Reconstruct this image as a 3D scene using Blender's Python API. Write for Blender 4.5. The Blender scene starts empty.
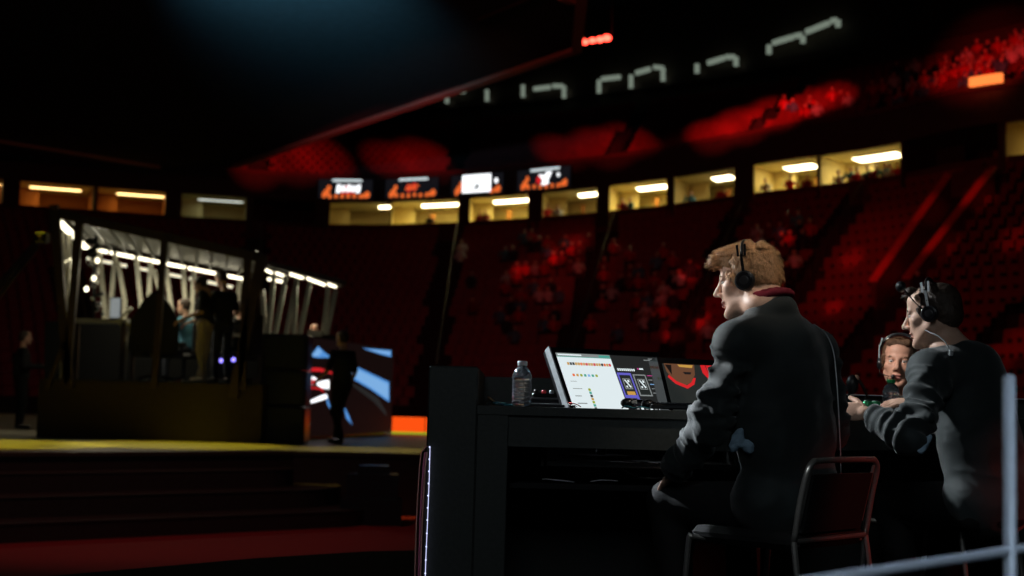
import bpy, math, random
import numpy as np
from mathutils import Vector, Matrix, noise
random.seed(7); rng = np.random.default_rng(7)
R = math.radians
sc = bpy.context.scene
COL = sc.collection

# ---------------------------------------------------------------- camera
CAMZ = 1.6
FPX = 1422.0
PITCH = math.atan(112.0 / FPX)
cam_d = bpy.data.cameras.new('camera'); cam = bpy.data.objects.new('camera', cam_d); COL.objects.link(cam)
cam_d.sensor_width = 36.0; cam_d.lens = FPX / 1024 * 36.0
cam_d.clip_start = 0.05; cam_d.clip_end = 500
ROLL = math.radians(1.5)
cam.location = (0, 0, CAMZ); cam.rotation_euler = (Matrix.Rotation(math.pi / 2 + PITCH, 3, 'X') @ Matrix.Rotation(ROLL, 3, 'Z')).to_euler()
cam_d.dof.use_dof = True; cam_d.dof.focus_distance = 4.9; cam_d.dof.aperture_fstop = 3.0
sc.camera = cam
sc.view_settings.view_transform = 'Standard'; sc.view_settings.look = 'None'
sc.view_settings.exposure = 0.0; sc.view_settings.gamma = 1.0; sc.view_settings.use_curve_mapping = False

CP, SP = math.cos(PITCH), math.sin(PITCH)
CR, SR = math.cos(ROLL), math.sin(ROLL)
def unroll(px, py):
    x = px - 512.0; u = 288.0 - py
    return x*CR - u*SR, x*SR + u*CR
def W(px, py, Y):
    """world point seen in the photograph at (px, py), at distance Y along the floor"""
    x, u = unroll(px, py)
    d = Vector((x, FPX * CP - u * SP, FPX * SP + u * CP))
    s = Y / d.y
    return Vector((d.x * s, Y, CAMZ + d.z * s))
def WZ(px, py, z):
    x, u = unroll(px, py)
    d = Vector((x, FPX * CP - u * SP, FPX * SP + u * CP))
    s = (z - CAMZ) / d.z
    return Vector((d.x * s, d.y * s, z))
def PX(p):
    q = Vector(p) - Vector((0, 0, CAMZ))
    f = q.y * CP + q.z * SP; u = -q.y * SP + q.z * CP
    x = FPX*q.x/f; u = FPX*u/f
    return 512 + x*CR + u*SR, 288 - (-x*SR + u*CR)

# ---------------------------------------------------------------- materials
def mat(name, col, rough=0.6, metal=0.0, emit=None, es=0.0, bump=0.0, bscale=40.0, var=0.0, trans=0.0, ior=1.45, spec=0.5, sheen=0.0, coat=0.0, stretch=(1,1,1), alpha=1.0):
    m = bpy.data.materials.new(name); m.use_nodes = True
    nt = m.node_tree; b = nt.nodes['Principled BSDF']
    b.inputs['Base Color'].default_value = (*col, 1); b.inputs['Roughness'].default_value = rough
    b.inputs['Metallic'].default_value = metal; b.inputs['IOR'].default_value = ior
    b.inputs['Transmission Weight'].default_value = trans
    b.inputs['Specular IOR Level'].default_value = spec
    b.inputs['Sheen Weight'].default_value = sheen; b.inputs['Coat Weight'].default_value = coat
    b.inputs['Alpha'].default_value = alpha
    if emit is not None:
        b.inputs['Emission Color'].default_value = (*emit, 1); b.inputs['Emission Strength'].default_value = es
    if bump > 0 or var > 0:
        tc = nt.nodes.new('ShaderNodeTexCoord'); mp = nt.nodes.new('ShaderNodeMapping')
        mp.inputs['Scale'].default_value = stretch
        nz = nt.nodes.new('ShaderNodeTexNoise'); nz.inputs['Scale'].default_value = bscale; nz.inputs['Detail'].default_value = 4
        nt.links.new(tc.outputs['Object'], mp.inputs['Vector']); nt.links.new(mp.outputs['Vector'], nz.inputs['Vector'])
        if bump > 0:
            bp = nt.nodes.new('ShaderNodeBump'); bp.inputs['Strength'].default_value = bump; bp.inputs['Distance'].default_value = 0.01
            nt.links.new(nz.outputs['Fac'], bp.inputs['Height']); nt.links.new(bp.outputs['Normal'], b.inputs['Normal'])
        if var > 0:
            rp = nt.nodes.new('ShaderNodeValToRGB')
            rp.color_ramp.elements[0].position = 0.3; rp.color_ramp.elements[1].position = 0.7
            rp.color_ramp.elements[0].color = (*[max(0, c * (1 - var)) for c in col], 1)
            rp.color_ramp.elements[1].color = (*[min(1, c * (1 + var)) for c in col], 1)
            nt.links.new(nz.outputs['Fac'], rp.inputs['Fac']); nt.links.new(rp.outputs['Color'], b.inputs['Base Color'])
    return m
def glow(name, col, s): return mat(name, (0.01, 0.01, 0.01), 0.7, emit=col, es=s, spec=.12)

M = dict(
 black=mat('matte_black_paint', (.012,.014,.014), .55, bump=.1, bscale=120, var=.2),
 platf=mat('platform_carpet', (.006,.006,.006), .95, bump=.2, bscale=80, var=.2, spec=.1),
 panel=mat('black_laminate', (.042,.048,.046), .5, bump=.06, bscale=60, var=.12),
 plastic=mat('black_plastic', (.012,.012,.014), .3, var=.1, bscale=20),
 gloss=mat('glossy_black', (.01,.01,.012), .12, coat=.6, var=.1, bscale=10),
 chrome=mat('brushed_chrome', (.60,.58,.55), .30, .8, var=.08, bscale=90),
 vinyl=mat('black_vinyl', (.012,.012,.013), .6, bump=.15, bscale=200, var=.1),
 suit=mat('charcoal_wool', (.013,.021,.023), .68, bump=.25, bscale=500, var=.12, sheen=.25),
 suit2=mat('dark_grey_wool', (.015,.025,.028), .68, bump=.25, bscale=500, var=.12, sheen=.25),
 trouser=mat('black_trouser_cloth', (.008,.008,.009), .8, bump=.2, bscale=300, var=.1),
 skin=mat('fair_skin', (.68,.42,.31), .5, bump=.08, bscale=180, var=.07),
 skin2=mat('ruddy_skin', (.58,.31,.22), .5, bump=.1, bscale=180, var=.1),
 skin3=mat('medium_skin', (.62,.36,.25), .55, bump=.08, bscale=100, var=.08),  # skin3: even medium skin tone of spectators and small stage figures
 lip=mat('lip', (.42,.17,.14), .45, var=.05),
 eyew=mat('eye', (.6,.58,.55), .2, var=.03), iris=mat('dark_iris', (.03,.02,.015), .15, var=.05),
 blond=mat('sandy_blond_hair', (.56,.31,.15), .5, bump=.4, bscale=60, var=.35, stretch=(4,4,1)),
 brown=mat('dark_brown_hair', (.055,.035,.025), .5, bump=.4, bscale=60, var=.35, stretch=(4,4,1)),
 lbrown=mat('light_brown_hair', (.15,.08,.045), .55, bump=.4, bscale=60, var=.35, stretch=(4,4,1)),
 wine=mat('wine_red_shirt_cloth', (.22,.012,.03), .8, bump=.15, bscale=300, var=.1),
 blue=mat('pale_blue_shirt_cloth', (.28,.42,.56), .8, bump=.15, bscale=200, var=.1),
 greyjack=mat('silver_grey_cable', (.45,.48,.5), .4, var=.1),
 concrete=mat('dark_concrete', (.035,.028,.026), .85, bump=.3, bscale=6, var=.25),
 seat=mat('red_seat_plastic', (.22,.025,.024), .5, var=.2, bscale=3),
 railred=mat('red_painted_rail', (.7,.08,.06), .5, var=.1, bscale=3),
 seatdk=mat('seat_standard_iron', (.03,.02,.02), .6, var=.2, bscale=3),
 redwall=mat('maroon_painted_wall', (.12,.035,.03), .8, bump=.1, bscale=8, var=.2),
 fascia=mat('dark_fascia_panel', (.07,.05,.035), .7, bump=.1, bscale=5, var=.2),
 cream=mat('cream_suite_wall', (.62,.52,.26), .8, bump=.05, bscale=20, var=.06),
 orangew=mat('timber_suite_wall', (.34,.13,.03), .7, bump=.05, bscale=20, var=.1),
 suitec=mat('suite_ceiling', (.5,.44,.25), .8, bump=.05, bscale=20, var=.05),
 canopy=mat('black_ceiling_drape', (.035,.05,.055), .95, bump=.3, bscale=3, var=.15),
 trim=mat('bronze_edge_trim', (.50,.28,.20), .6, 0, var=.1, bscale=5),
 stage=mat('stage_deck_vinyl', (.30,.28,.22), .45, bump=.05, bscale=4, var=.12),
 riser=mat('dark_riser_cloth', (.045,.03,.027), .8, bump=.1, bscale=10, var=.1),
 carpet=mat('red_carpet', (.35,.02,.025), .95, bump=.4, bscale=120, var=.15),
 floor=mat('black_arena_floor', (.02,.018,.018), .7, bump=.1, bscale=10, var=.15),
 steel=mat('cream_painted_steel', (.55,.53,.43), .45, .2, var=.08, bscale=15),
 dsteel=mat('bronze_dark_steel', (.07,.045,.035), .5, .3, var=.1, bscale=15),
 bceil=mat('booth_ceiling_sheet', (.16,.165,.14), .35, .3, bump=.1, bscale=3, var=.2),
 rail=mat('brushed_aluminium', (.48,.55,.64), .5, .25, var=.06, bscale=40),
 glass=mat('clear_plastic', (.85,.90,1), .10, trans=.92, ior=1.42, var=.0),
 water=mat('water', (.75,.82,.95), .03, trans=.85, ior=1.33),
 capw=mat('white_cap', (.8,.8,.82), .4, var=.03), capg=mat('green_cap', (.02,.42,.12), .4, var=.05),
 green=mat('green_can_paint', (.05,.40,.16), .3, .4, var=.1, bscale=30),
 alu=mat('bare_aluminium', (.7,.7,.72), .25, 1.0, var=.05),
 teal=mat('teal_cable', (.03,.20,.26), .5, var=.1), redc=mat('red_plastic', (.6,.02,.03), .4, var=.05),
 khaki=mat('khaki_trousers', (.52,.44,.28), .85, bump=.1, bscale=60, var=.12),
 white=mat('white_cloth', (.7,.7,.7), .85, bump=.1, bscale=40, var=.06),
 jean=mat('dark_denim', (.03,.035,.05), .85, var=.1), lblue=mat('light_blue_tshirt', (.10,.30,.42), .85, var=.1),
 bshirt=mat('black_tshirt', (.018,.018,.02), .85, bump=.1, bscale=60, var=.1),
 pink=mat('pink_acrylic', (.80,.22,.38), .25, trans=.2, var=.08, bscale=6),
 salmon=mat('salmon_acrylic_edge', (.85,.42,.34), .3, trans=.1, var=.05, bscale=6),
)
# lit things
M.update(
 fix=glow('warm_fluorescent', (1,.86,.50), 9.0), fixo=glow('amber_fluorescent', (1,.62,.22), 6.0), fixd=glow('dull_daylight_tube', (.8,.85,.75), 1.3), fixw=glow('white_fluorescent', (1,.95,.72), 10),
 strip=glow('booth_led_strip', (1,.90,.64), 3.6), strip2=glow('booth_led_dim', (1,.90,.64), 1.1), tube=glow('pale_frame_glow', (.50,.60,.48), .33),
 red_l=glow('red_beacon', (1,.05,.03), 9), wht_l=glow('phone_light', (.75,.85,1), 6), blu_l=glow('violet_led', (.25,.2,1), 3.0), org_l=glow('orange_lamp', (1,.20,.04), 1.6),
 lw=glow('screen_white', (.80,.90,.93), .92), lwht=glow('led_white', (.95,.97,1), 1.6), lblk=glow('screen_black', (.006,.006,.008), 1), ldk=glow('screen_charcoal', (.017,.018,.018), 1),
 lblu=glow('led_blue', (.10,.33,.80), .85), lbl2=glow('led_pale_blue', (.20,.42,.75), 1.0), lred=glow('led_red', (.62,.015,.02), 1), lorg=glow('led_orange', (1,.085,.006), 1.0),
 lgrn=glow('led_green', (.34,.42,.02), .9), lfla=glow('led_flame', (.9,.16,.03), .9), lmar=glow('led_maroon', (.006,.0028,.0028), 1), lvio=glow('screen_violet', (.12,.11,.55), 1),
 lgol=glow('screen_gold', (.55,.30,.06), 1), lteal=glow('screen_teal', (.05,.35,.28), 1), lgry=glow('screen_grey', (.22,.24,.24), 1), lskin=glow('screen_skin', (.13,.055,.028), 1),
 lmag=glow('screen_magenta', (.5,.05,.25), 1), lshirt=glow('screen_dark_shirt', (.017,.020,.019), 1), lstrip=glow('desk_led_strip', (.62,.66,1), 1.5),
)

# ---------------------------------------------------------------- mesh builder
class MB:
    def __init__(s): s.v = []; s.f = []; s.m = []; s.mats = []
    def mi(s, m):
        if m not in s.mats: s.mats.append(m)
        return s.mats.index(m)
    def add(s, vs, fs, m):
        k = s.mi(m); o = len(s.v)
        s.v += [tuple(v) for v in vs]; s.f += [tuple(i + o for i in f) for f in fs]; s.m += [k] * len(fs); return s
    def box(s, c, d, m, rot=None, bev=0.0):
        x, y, z = [q / 2 for q in d]
        if bev > 0:
            b = min(bev, x*.9, y*.9, z*.9); P = []
            for sx in (-1, 1):
                for sy in (-1, 1):
                    for sz in (-1, 1):
                        P += [Vector((sx*x, sy*(y-b), sz*(z-b))), Vector((sx*(x-b), sy*y, sz*(z-b))), Vector((sx*(x-b), sy*(y-b), sz*z))]
            I = lambda a, b_, c_, k: (((a > 0)*2 + (b_ > 0))*2 + (c_ > 0))*3 + k
            F = []
            def q(l, ref):
                pts = [P[i] for i in l]; n = (pts[1]-pts[0]).cross(pts[2]-pts[0])
                F.append(tuple(l) if n.dot(ref) > 0 else tuple(reversed(l)))
            for sg in (-1, 1):
                q([I(sg,-1,-1,0), I(sg,1,-1,0), I(sg,1,1,0), I(sg,-1,1,0)], Vector((sg,0,0)))
                q([I(-1,sg,-1,1), I(1,sg,-1,1), I(1,sg,1,1), I(-1,sg,1,1)], Vector((0,sg,0)))
                q([I(-1,-1,sg,2), I(1,-1,sg,2), I(1,1,sg,2), I(-1,1,sg,2)], Vector((0,0,sg)))
                for s2 in (-1, 1):
                    q([I(sg,s2,-1,0), I(sg,s2,-1,1), I(sg,s2,1,1), I(sg,s2,1,0)], Vector((sg,s2,0)))
                    q([I(sg,-1,s2,0), I(sg,-1,s2,2), I(sg,1,s2,2), I(sg,1,s2,0)], Vector((sg,0,s2)))
                    q([I(-1,sg,s2,1), I(-1,sg,s2,2), I(1,sg,s2,2), I(1,sg,s2,1)], Vector((0,sg,s2)))
                    for s3 in (-1, 1): q([I(sg,s2,s3,0), I(sg,s2,s3,1), I(sg,s2,s3,2)], Vector((sg,s2,s3)))
            V = P
        else:
            V = [Vector((a*x, b_*y, c_*z)) for a in (-1, 1) for b_ in (-1, 1) for c_ in (-1, 1)]
            F = [(0,1,3,2),(4,6,7,5),(0,4,5,1),(2,3,7,6),(0,2,6,4),(1,5,7,3)]
        if rot is not None: V = [rot @ v for v in V]
        c = Vector(c); return s.add([v + c for v in V], F, m)
    def tube(s, pts, r, m, n=8, cap=True):
        pts = [Vector(p) for p in pts]; L = len(pts)
        rs = r if isinstance(r, (list, tuple)) else [r] * L
        V = []; F = []; up = None
        for i, p in enumerate(pts):
            t = (pts[min(i+1, L-1)] - pts[max(i-1, 0)]).normalized()
            if up is None:
                up = Vector((0,0,1)) if abs(t.z) < .9 else Vector((1,0,0))
            a = (up - t * up.dot(t)).normalized(); b = t.cross(a); up = a
            for k in range(n):
                an = 2*math.pi*k/n; V.append(p + (a*math.cos(an) + b*math.sin(an)) * rs[i])
        for i in range(L-1):
            for k in range(n):
                k2 = (k+1) % n; F.append((i*n+k, i*n+k2, (i+1)*n+k2, (i+1)*n+k))
        if cap: F.append(tuple(range(n-1, -1, -1))); F.append(tuple((L-1)*n + k for k in range(n)))
        return s.add(V, F, m)
    def bar(s, a, b, w, h, m, up=(0,0,1)):
        a = Vector(a); b = Vector(b); t = (b-a).normalized(); up = Vector(up)
        if abs(t.dot(up)) > .95: up = Vector((0,1,0))
        x = t.cross(up).normalized(); z = x.cross(t)
        V = [q + x*(i*w/2) + z*(j*h/2) for q in (a, b) for i, j in ((-1,-1),(1,-1),(1,1),(-1,1))]
        return s.add(V, [(3,2,1,0),(4,5,6,7),(0,1,5,4),(1,2,6,5),(2,3,7,6),(3,0,4,7)], m)
    def lathe(s, prof, m, c=(0,0,0), n=20, rot=None):
        V = []; F = []; c = Vector(c)
        for r, z in prof:
            for k in range(n):
                an = 2*math.pi*k/n; v = Vector((r*math.cos(an), r*math.sin(an), z)); V.append((rot @ v if rot is not None else v) + c)
        for i in range(len(prof)-1):
            for k in range(n):
                k2 = (k+1) % n; F.append((i*n+k, i*n+k2, (i+1)*n+k2, (i+1)*n+k))
        F.append(tuple(range(n-1,-1,-1))); F.append(tuple((len(prof)-1)*n+k for k in range(n)))
        return s.add(V, F, m)
    def ball(s, c, r, m, n=12, sc_=(1,1,1), rot=None):
        V = []; F = []; c = Vector(c); h = n//2
        for i in range(h+1):
            ph = math.pi*i/h
            for k in range(n):
                th = 2*math.pi*k/n
                v = Vector((r*sc_[0]*math.sin(ph)*math.cos(th), r*sc_[1]*math.sin(ph)*math.sin(th), r*sc_[2]*math.cos(ph)))
                V.append((rot @ v if rot is not None else v) + c)
        for i in range(h):
            for k in range(n):
                k2 = (k+1) % n; F.append((i*n+k, (i+1)*n+k, (i+1)*n+k2, i*n+k2))
        return s.add(V, F, m)
    def prism(s, pts, z0, z1, m, ms=None):
        n = len(pts); a = sum(pts[i][0]*pts[(i+1)%n][1] - pts[(i+1)%n][0]*pts[i][1] for i in range(n))
        if a < 0: pts = pts[::-1]
        V = [(p[0], p[1], z0) for p in pts] + [(p[0], p[1], z1) for p in pts]
        s.add(V, [tuple(range(n-1,-1,-1)), tuple(range(n, 2*n))], m)
        return s.add(V, [(i, (i+1)%n, n+(i+1)%n, n+i) for i in range(n)], ms or m)
    def slab(s, P, nrm, t, m):
        """planar polygon P (3D points) given thickness t against nrm"""
        n = len(P); nv = Vector(nrm).normalized()*t; A = [Vector(p) for p in P]; B = [p - nv for p in A]
        return s.add(A+B, [tuple(range(n)), tuple(range(2*n-1, n-1, -1))] + [((i+1)%n, i, n+i, n+(i+1)%n) for i in range(n)], m)
    def build(s, name, parent=None, smooth=False, world=False, loc=None):
        me = bpy.data.meshes.new(name)
        off = Vector((0,0,0))
        if world and parent is not None: off = parent.location
        if loc is not None: off = Vector(loc)
        me.from_pydata([(v[0]-off.x, v[1]-off.y, v[2]-off.z) for v in s.v], [], s.f)
        for m in s.mats: me.materials.append(M[m])
        me.polygons.foreach_set('material_index', s.m)
        if smooth: me.polygons.foreach_set('use_smooth', [True]*len(s.f))
        me.update()
        o = bpy.data.objects.new(name, me); COL.objects.link(o)
        if parent is not None: o.parent = parent
        elif loc is not None: o.location = loc
        if smooth == 'auto':
            try:
                me.set_sharp_from_angle(angle=R(40))
            except Exception: pass
        return o
def thing(name, label, cat, loc=(0,0,0), rz=0, group=None):
    o = bpy.data.objects.new(name, None); COL.objects.link(o); o.empty_display_size = .1
    o.location = loc; o.rotation_euler = (0, 0, rz); o['label'] = label; o['category'] = cat
    if group: o['group'] = group
    return o
def tag(o, label, cat, group=None):
    o['label'] = label; o['category'] = cat
    if group: o['group'] = group
    return o
def struct(o): o['kind'] = 'structure'; return o
def dup(o, parent=None, **kw):
    c = o.copy(); COL.objects.link(c)
    if parent is not None: c.parent = parent
    for ch in [x for x in bpy.data.objects if x.parent == o]: dup(ch, c)
    for k, v in kw.items():
        if k == 'loc': c.location = v
        elif k == 'rz': c.rotation_euler = (0, 0, v)
        else: c[k] = v
    return c
def catmull(P, n=8):
    P = [Vector(p) for p in P]; out = []
    Q = [P[0]*2-P[1]] + P + [P[-1]*2-P[-2]]
    for i in range(1, len(Q)-2):
        a, b, c, d = Q[i-1:i+3]
        for k in range(n):
            t = k/n; out.append(.5*((2*b) + (c-a)*t + (2*a-5*b+4*c-d)*t*t + (3*b-a-3*c+d)*t**3))
    out.append(P[-1]); return out

# ---------------------------------------------------------------- signed-distance bodies
class SDF:
    def __init__(s): s.p = []
    def cap(s, a, b, r1, r2=None, k=.02, op=1):
        s.p.append(('c', np.array(a, float), np.array(b, float), r1, r1 if r2 is None else r2, k, op)); return s
    def ell(s, c, r, rot=None, k=.02, op=1):
        Rm = np.eye(3) if rot is None else np.array(rot.to_3x3() if hasattr(rot, 'to_3x3') else rot, float)
        s.p.append(('e', np.array(c, float), np.array(r, float), Rm, k, op)); return s
    def mesh(s, res):
        lo = []; hi = []
        for q in s.p:
            if q[-1] < 0: continue
            if q[0] == 'c':
                r = max(q[3], q[4]); lo.append(np.minimum(q[1], q[2]) - r); hi.append(np.maximum(q[1], q[2]) + r)
            else:
                e = np.sqrt((q[3]**2) @ (q[2]**2)); lo.append(q[1]-e); hi.append(q[1]+e)
        lo = np.min(lo, 0) - 4*res; hi = np.max(hi, 0) + 4*res
        N = np.ceil((hi-lo)/res).astype(int) + 1
        D = np.full(N, 1.0, np.float32)
        ax = [lo[i] + res*np.arange(N[i]) for i in range(3)]
        for q in s.p:
            k = q[-2]; mg = k*1.2 + 3*res
            if q[0] == 'c':
                r = max(q[3], q[4]); l = np.minimum(q[1], q[2]) - r - mg; h = np.maximum(q[1], q[2]) + r + mg
            else:
                e = np.sqrt((q[3]**2) @ (q[2]**2)); l = q[1]-e-mg; h = q[1]+e+mg
            i0 = np.maximum(((l-lo)/res).astype(int), 0); i1 = np.minimum(((h-lo)/res).astype(int)+2, N)
            if np.any(i1 <= i0): continue
            sl = tuple(slice(i0[j], i1[j]) for j in range(3))
            X, Y, Z = np.meshgrid(ax[0][sl[0]], ax[1][sl[1]], ax[2][sl[2]], indexing='ij')
            P = np.stack([X, Y, Z], -1)
            if q[0] == 'c':
                a, b = q[1], q[2]; ba = b-a; L = max(ba @ ba, 1e-9)
                t = np.clip(((P-a) @ ba)/L, 0, 1)
                d = np.linalg.norm(P - a - t[..., None]*ba, axis=-1) - (q[3] + (q[4]-q[3])*t)
            else:
                Q = (P - q[1]) @ q[3]; k0 = np.linalg.norm(Q/q[2], axis=-1); k1 = np.linalg.norm(Q/q[2]**2, axis=-1)
                d = np.where(k1 < 1e-6, -min(q[2]), k0*(k0-1)/np.maximum(k1, 1e-6))
            A = D[sl]
            if q[-1] > 0:
                hh = np.clip(.5 + .5*(A-d)/k, 0, 1); D[sl] = A*(1-hh) + d*hh - k*hh*(1-hh)
            else:
                d = -d; hh = np.clip(.5 - .5*(A-d)/k, 0, 1); D[sl] = A*(1-hh) + d*hh + k*hh*(1-hh)
        return surfnet(D, lo, res)
def surfnet(D, lo, res):
    S = D < 0
    n = np.array(D.shape)-1
    c = [(i, j, k) for i in (0,1) for j in (0,1) for k in (0,1)]
    cnt = sum(S[i:n[0]+i, j:n[1]+j, k:n[2]+k].astype(int) for i, j, k in c)
    act = (cnt > 0) & (cnt < 8); idx = np.full(act.shape, -1); cells = np.argwhere(act); idx[act] = np.arange(len(cells))
    acc = np.zeros((len(cells), 3)); num = np.zeros(len(cells))
    for a in range(8):
        for b in range(a+1, 8):
            ca, cb = np.array(c[a]), np.array(c[b])
            if abs(ca-cb).sum() != 1: continue
            va = D[tuple((cells+ca).T)]; vb = D[tuple((cells+cb).T)]; m = (va < 0) != (vb < 0)
            t = np.where(m, va/np.where(m, va-vb, 1), 0)
            acc += np.where(m[:, None], ca + t[:, None]*(cb-ca), 0); num += m
    V = lo + res*(cells + acc/np.maximum(num, 1)[:, None])
    F = []
    for axn in range(3):
        u, w = (axn+1) % 3, (axn+2) % 3
        sl0 = [slice(None)]*3; sl1 = [slice(None)]*3; sl0[axn] = slice(0, -1); sl1[axn] = slice(1, None)
        A = S[tuple(sl0)]; B = S[tuple(sl1)]; e = np.argwhere(A != B)
        e = e[(e[:, u] > 0) & (e[:, w] > 0) & (e[:, u] < D.shape[u]-1) & (e[:, w] < D.shape[w]-1)]
        if not len(e): continue
        flip = A[tuple(e.T)]
        du = np.zeros(3, int); du[u] = 1; dw = np.zeros(3, int); dw[w] = 1
        q = np.stack([idx[tuple((e-du-dw).T)], idx[tuple((e-dw).T)], idx[tuple(e.T)], idx[tuple((e-du).T)]], 1)
        q = np.where(flip[:, None], q, q[:, ::-1]); F.append(q)
    return V, np.concatenate(F)
def npobj(name, parts, parent, mats, world=True, smooth=True, disp=None, midx=None):
    """parts: list of (V, F, slot) joined into one mesh"""
    Vs = []; Fs = []; ms = []; o = 0
    for V, F, k in parts:
        if disp is not None: V = disp(V, F)
        Vs.append(V); Fs.append(F+o); ms.append(np.full(len(F), k)); o += len(V)
    V = np.concatenate(Vs); F = np.concatenate(Fs); ms = np.concatenate(ms)
    if midx is not None: ms = midx(V, F, ms)
    if world and parent is not None: V = V - np.array(parent.location)
    me = bpy.data.meshes.new(name); me.vertices.add(len(V)); me.vertices.foreach_set('co', V.astype(np.float32).ravel())
    me.loops.add(F.size); me.loops.foreach_set('vertex_index', F.astype(np.int32).ravel())
    me.polygons.add(len(F)); me.polygons.foreach_set('loop_start', (np.arange(len(F))*F.shape[1]).astype(np.int32))
    for m in mats: me.materials.append(M[m])
    me.update(calc_edges=True); me.validate()
    me.polygons.foreach_set('material_index', ms.astype(np.int32)[:len(me.polygons)])
    if smooth: me.polygons.foreach_set('use_smooth', [True]*len(me.polygons))
    ob = bpy.data.objects.new(name, me); COL.objects.link(ob)
    if parent is not None: ob.parent = parent
    return ob
def vnormals(V, F):
    n = np.zeros_like(V); fn = np.cross(V[F[:,2]]-V[F[:,0]], V[F[:,3]]-V[F[:,1]])
    for k in range(4): np.add.at(n, F[:,k], fn)
    return n/np.maximum(np.linalg.norm(n, axis=1), 1e-9)[:, None]
# ================================================================= ARENA BOWL
def H(h): return CAMZ + h          # heights below are given above the eye line
OUT = []
for px, py in ((-200,165),(0,180),(200,195),(350,203),(500,197),(640,183),(760,165),(880,148),(980,127)):
    OUT.append(WZ(px, py, H(11)))
OUT = [Vector((p.x, p.y, 0)) for p in OUT] + [Vector(p) for p in ((22.5,50,0),(25,42,0),(26,30,0),(26,18,0))]
INN = [Vector((x, y, 0)) for x, y in ((-26,50),(-19,57),(-13,60.5),(-7.5,62),(-2,61),(2.5,58),(5.5,54.5),(8,51),(9.5,47.5),(10.8,43),(11.5,37),(11.5,27),(11.5,18))]
NS = 10
OC = catmull(OUT, NS); IC = catmull(INN, NS); NT = len(OC)-1
def lerp(C, t):
    t = max(0, min(NT-1e-6, t)); i = int(t); return C[i].lerp(C[i+1], t-i)
def ring(t, off, h):
    o = lerp(OC, t); i = lerp(IC, t); d = o-i; L = d.length
    p = o + d/L*off if off > -1e-6 or off >= -3 else o + d/L*off
    return Vector((p.x, p.y, H(h)))
def rowp(t, a, h):
    p = lerp(IC, t).lerp(lerp(OC, t), a); return Vector((p.x, p.y, H(h)))
def t_at(px, h=10.5, off=0):
    lo, hi = 0.0, float(NT)-.01
    for _ in range(40):
        m = (lo+hi)/2
        if PX(ring(m, off, h))[0] < px: lo = m
        else: hi = m
    return (lo+hi)/2
TS = [k*.5 for k in range(0, 2*NT)]

NR = 20
def rh(i): return -.9 + .5*i
AIS = [t_at(p, 9) for p in (-120, 60, 255, 452, 610, 742, 860, 985)] + [93, 104]
VOM_A, VOM_B = None, None
# stepped concrete of the lower bowl
def stepped(name, rows, pf, h0, dh):
    vs = []; fs = []
    lines = []
    for i in range(rows+1):
        if i > 0: lines.append((i, h0 + dh*(i-1)))
        if i < rows: lines.append((i, h0 + dh*i))
    for a, h in lines:
        for t in TS: vs.append(tuple(pf(t, a, h)))
    n = len(TS)
    for r in range(len(lines)-1):
        for k in range(n-1): fs.append((r*n+k, r*n+k+1, (r+1)*n+k+1, (r+1)*n+k))
    b = MB(); b.add(vs, fs, 'concrete'); return struct(b.build(name))
stepped('floor_lower_bowl', NR, lambda t, i, h: rowp(t, i/NR, h), rh(0), .5)
UR = 12
def uph(i): return 12.45 + .43*i
stepped('floor_upper_bowl', UR, lambda t, i, h: ring(t, .25 + i*.92, h), uph(0)-.3, .43)
def band(name, off0, h0, off1, h1, m, th=None, TT=None):
    b = MB(); T_ = TT or TS; vs = []; n = len(T_)
    for t in T_: vs.append(ring(t, off0, h0))
    for t in T_: vs.append(ring(t, off1, h1))
    fs = [(k, k+1, n+k+1, n+k) for k in range(n-1)]
    if th:
        for t in T_: vs.append(ring(t, off0+th, h0))
        for t in T_: vs.append(ring(t, off1+th, h1))
        fs += [(2*n+k, 3*n+k, 3*n+k+1, 2*n+k+1) for k in range(n-1)] + [(n+k, n+k+1, 3*n+k+1, 3*n+k) for k in range(n-1)] + [(k, 2*n+k, 2*n+k+1, k+1) for k in range(n-1)]
    b.add(vs, fs, m); return struct(b.build(name))
# rink-side wall, suite parapet, fascia, back wall
b = MB(); n = len(TS); vs = [rowp(t, 0, -1.6) for t in TS] + [rowp(t, 0, rh(0)+.55) for t in TS] + [rowp(t, -.012, -1.6) for t in TS] + [rowp(t, -.012, rh(0)+.55) for t in TS]
b.add(vs, [(2*n+k, 2*n+k+1, 3*n+k+1, 3*n+k) for k in range(n-1)] + [(k+1, k, n+k, n+k+1) for k in range(n-1)] + [(n+k, 3*n+k, 3*n+k+1, n+k+1) for k in range(n-1)], 'black'); struct(b.build('wall_rinkside'))
band('wall_suite_parapet', -.02, 8.3, -.02, 9.75, 'redwall', th=.18)
band('trim_1', -.25, 11.02, -.25, 12.45, 'fascia', th=.3)
band('trim_2', -.38, 12.38, -.38, 12.62, 'redwall', th=.12)
band('wall_upper_back', 11.6, 17.0, 11.6, 24.0, 'fascia', th=.4)
band('trim_3', 11.35, 18.6, 11.35, 19.1, 'dsteel', th=.2)
# slabs: suite floor, suite roof
for nm, h, o0, o1 in (('floor_suites', 9.0, 0, 5.2), ('ceiling_suites', 11.06, -.2, 5.2)):
    b = MB(); vs = [ring(t, o0, h) for t in TS] + [ring(t, o1, h) for t in TS] + [ring(t, o0, h-.12 if 'floor' in nm else h+.12) for t in TS] + [ring(t, o1, h-.12 if 'floor' in nm else h+.12) for t in TS]; n = len(TS)
    b.add(vs, [(k, k+1, n+k+1, n+k) for k in range(n-1)] + [(2*n+k, 3*n+k, 3*n+k+1, 2*n+k+1) for k in range(n-1)], 'suitec'); struct(b.build(nm))
b = MB(); b.box((0, 38, -.05), (120, 130, .1), 'floor'); struct(b.build('floor'))
b = MB(); b.box((0, 42, H(24.2)), (130, 130, .3), 'canopy'); struct(b.build('ceiling'))

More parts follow.
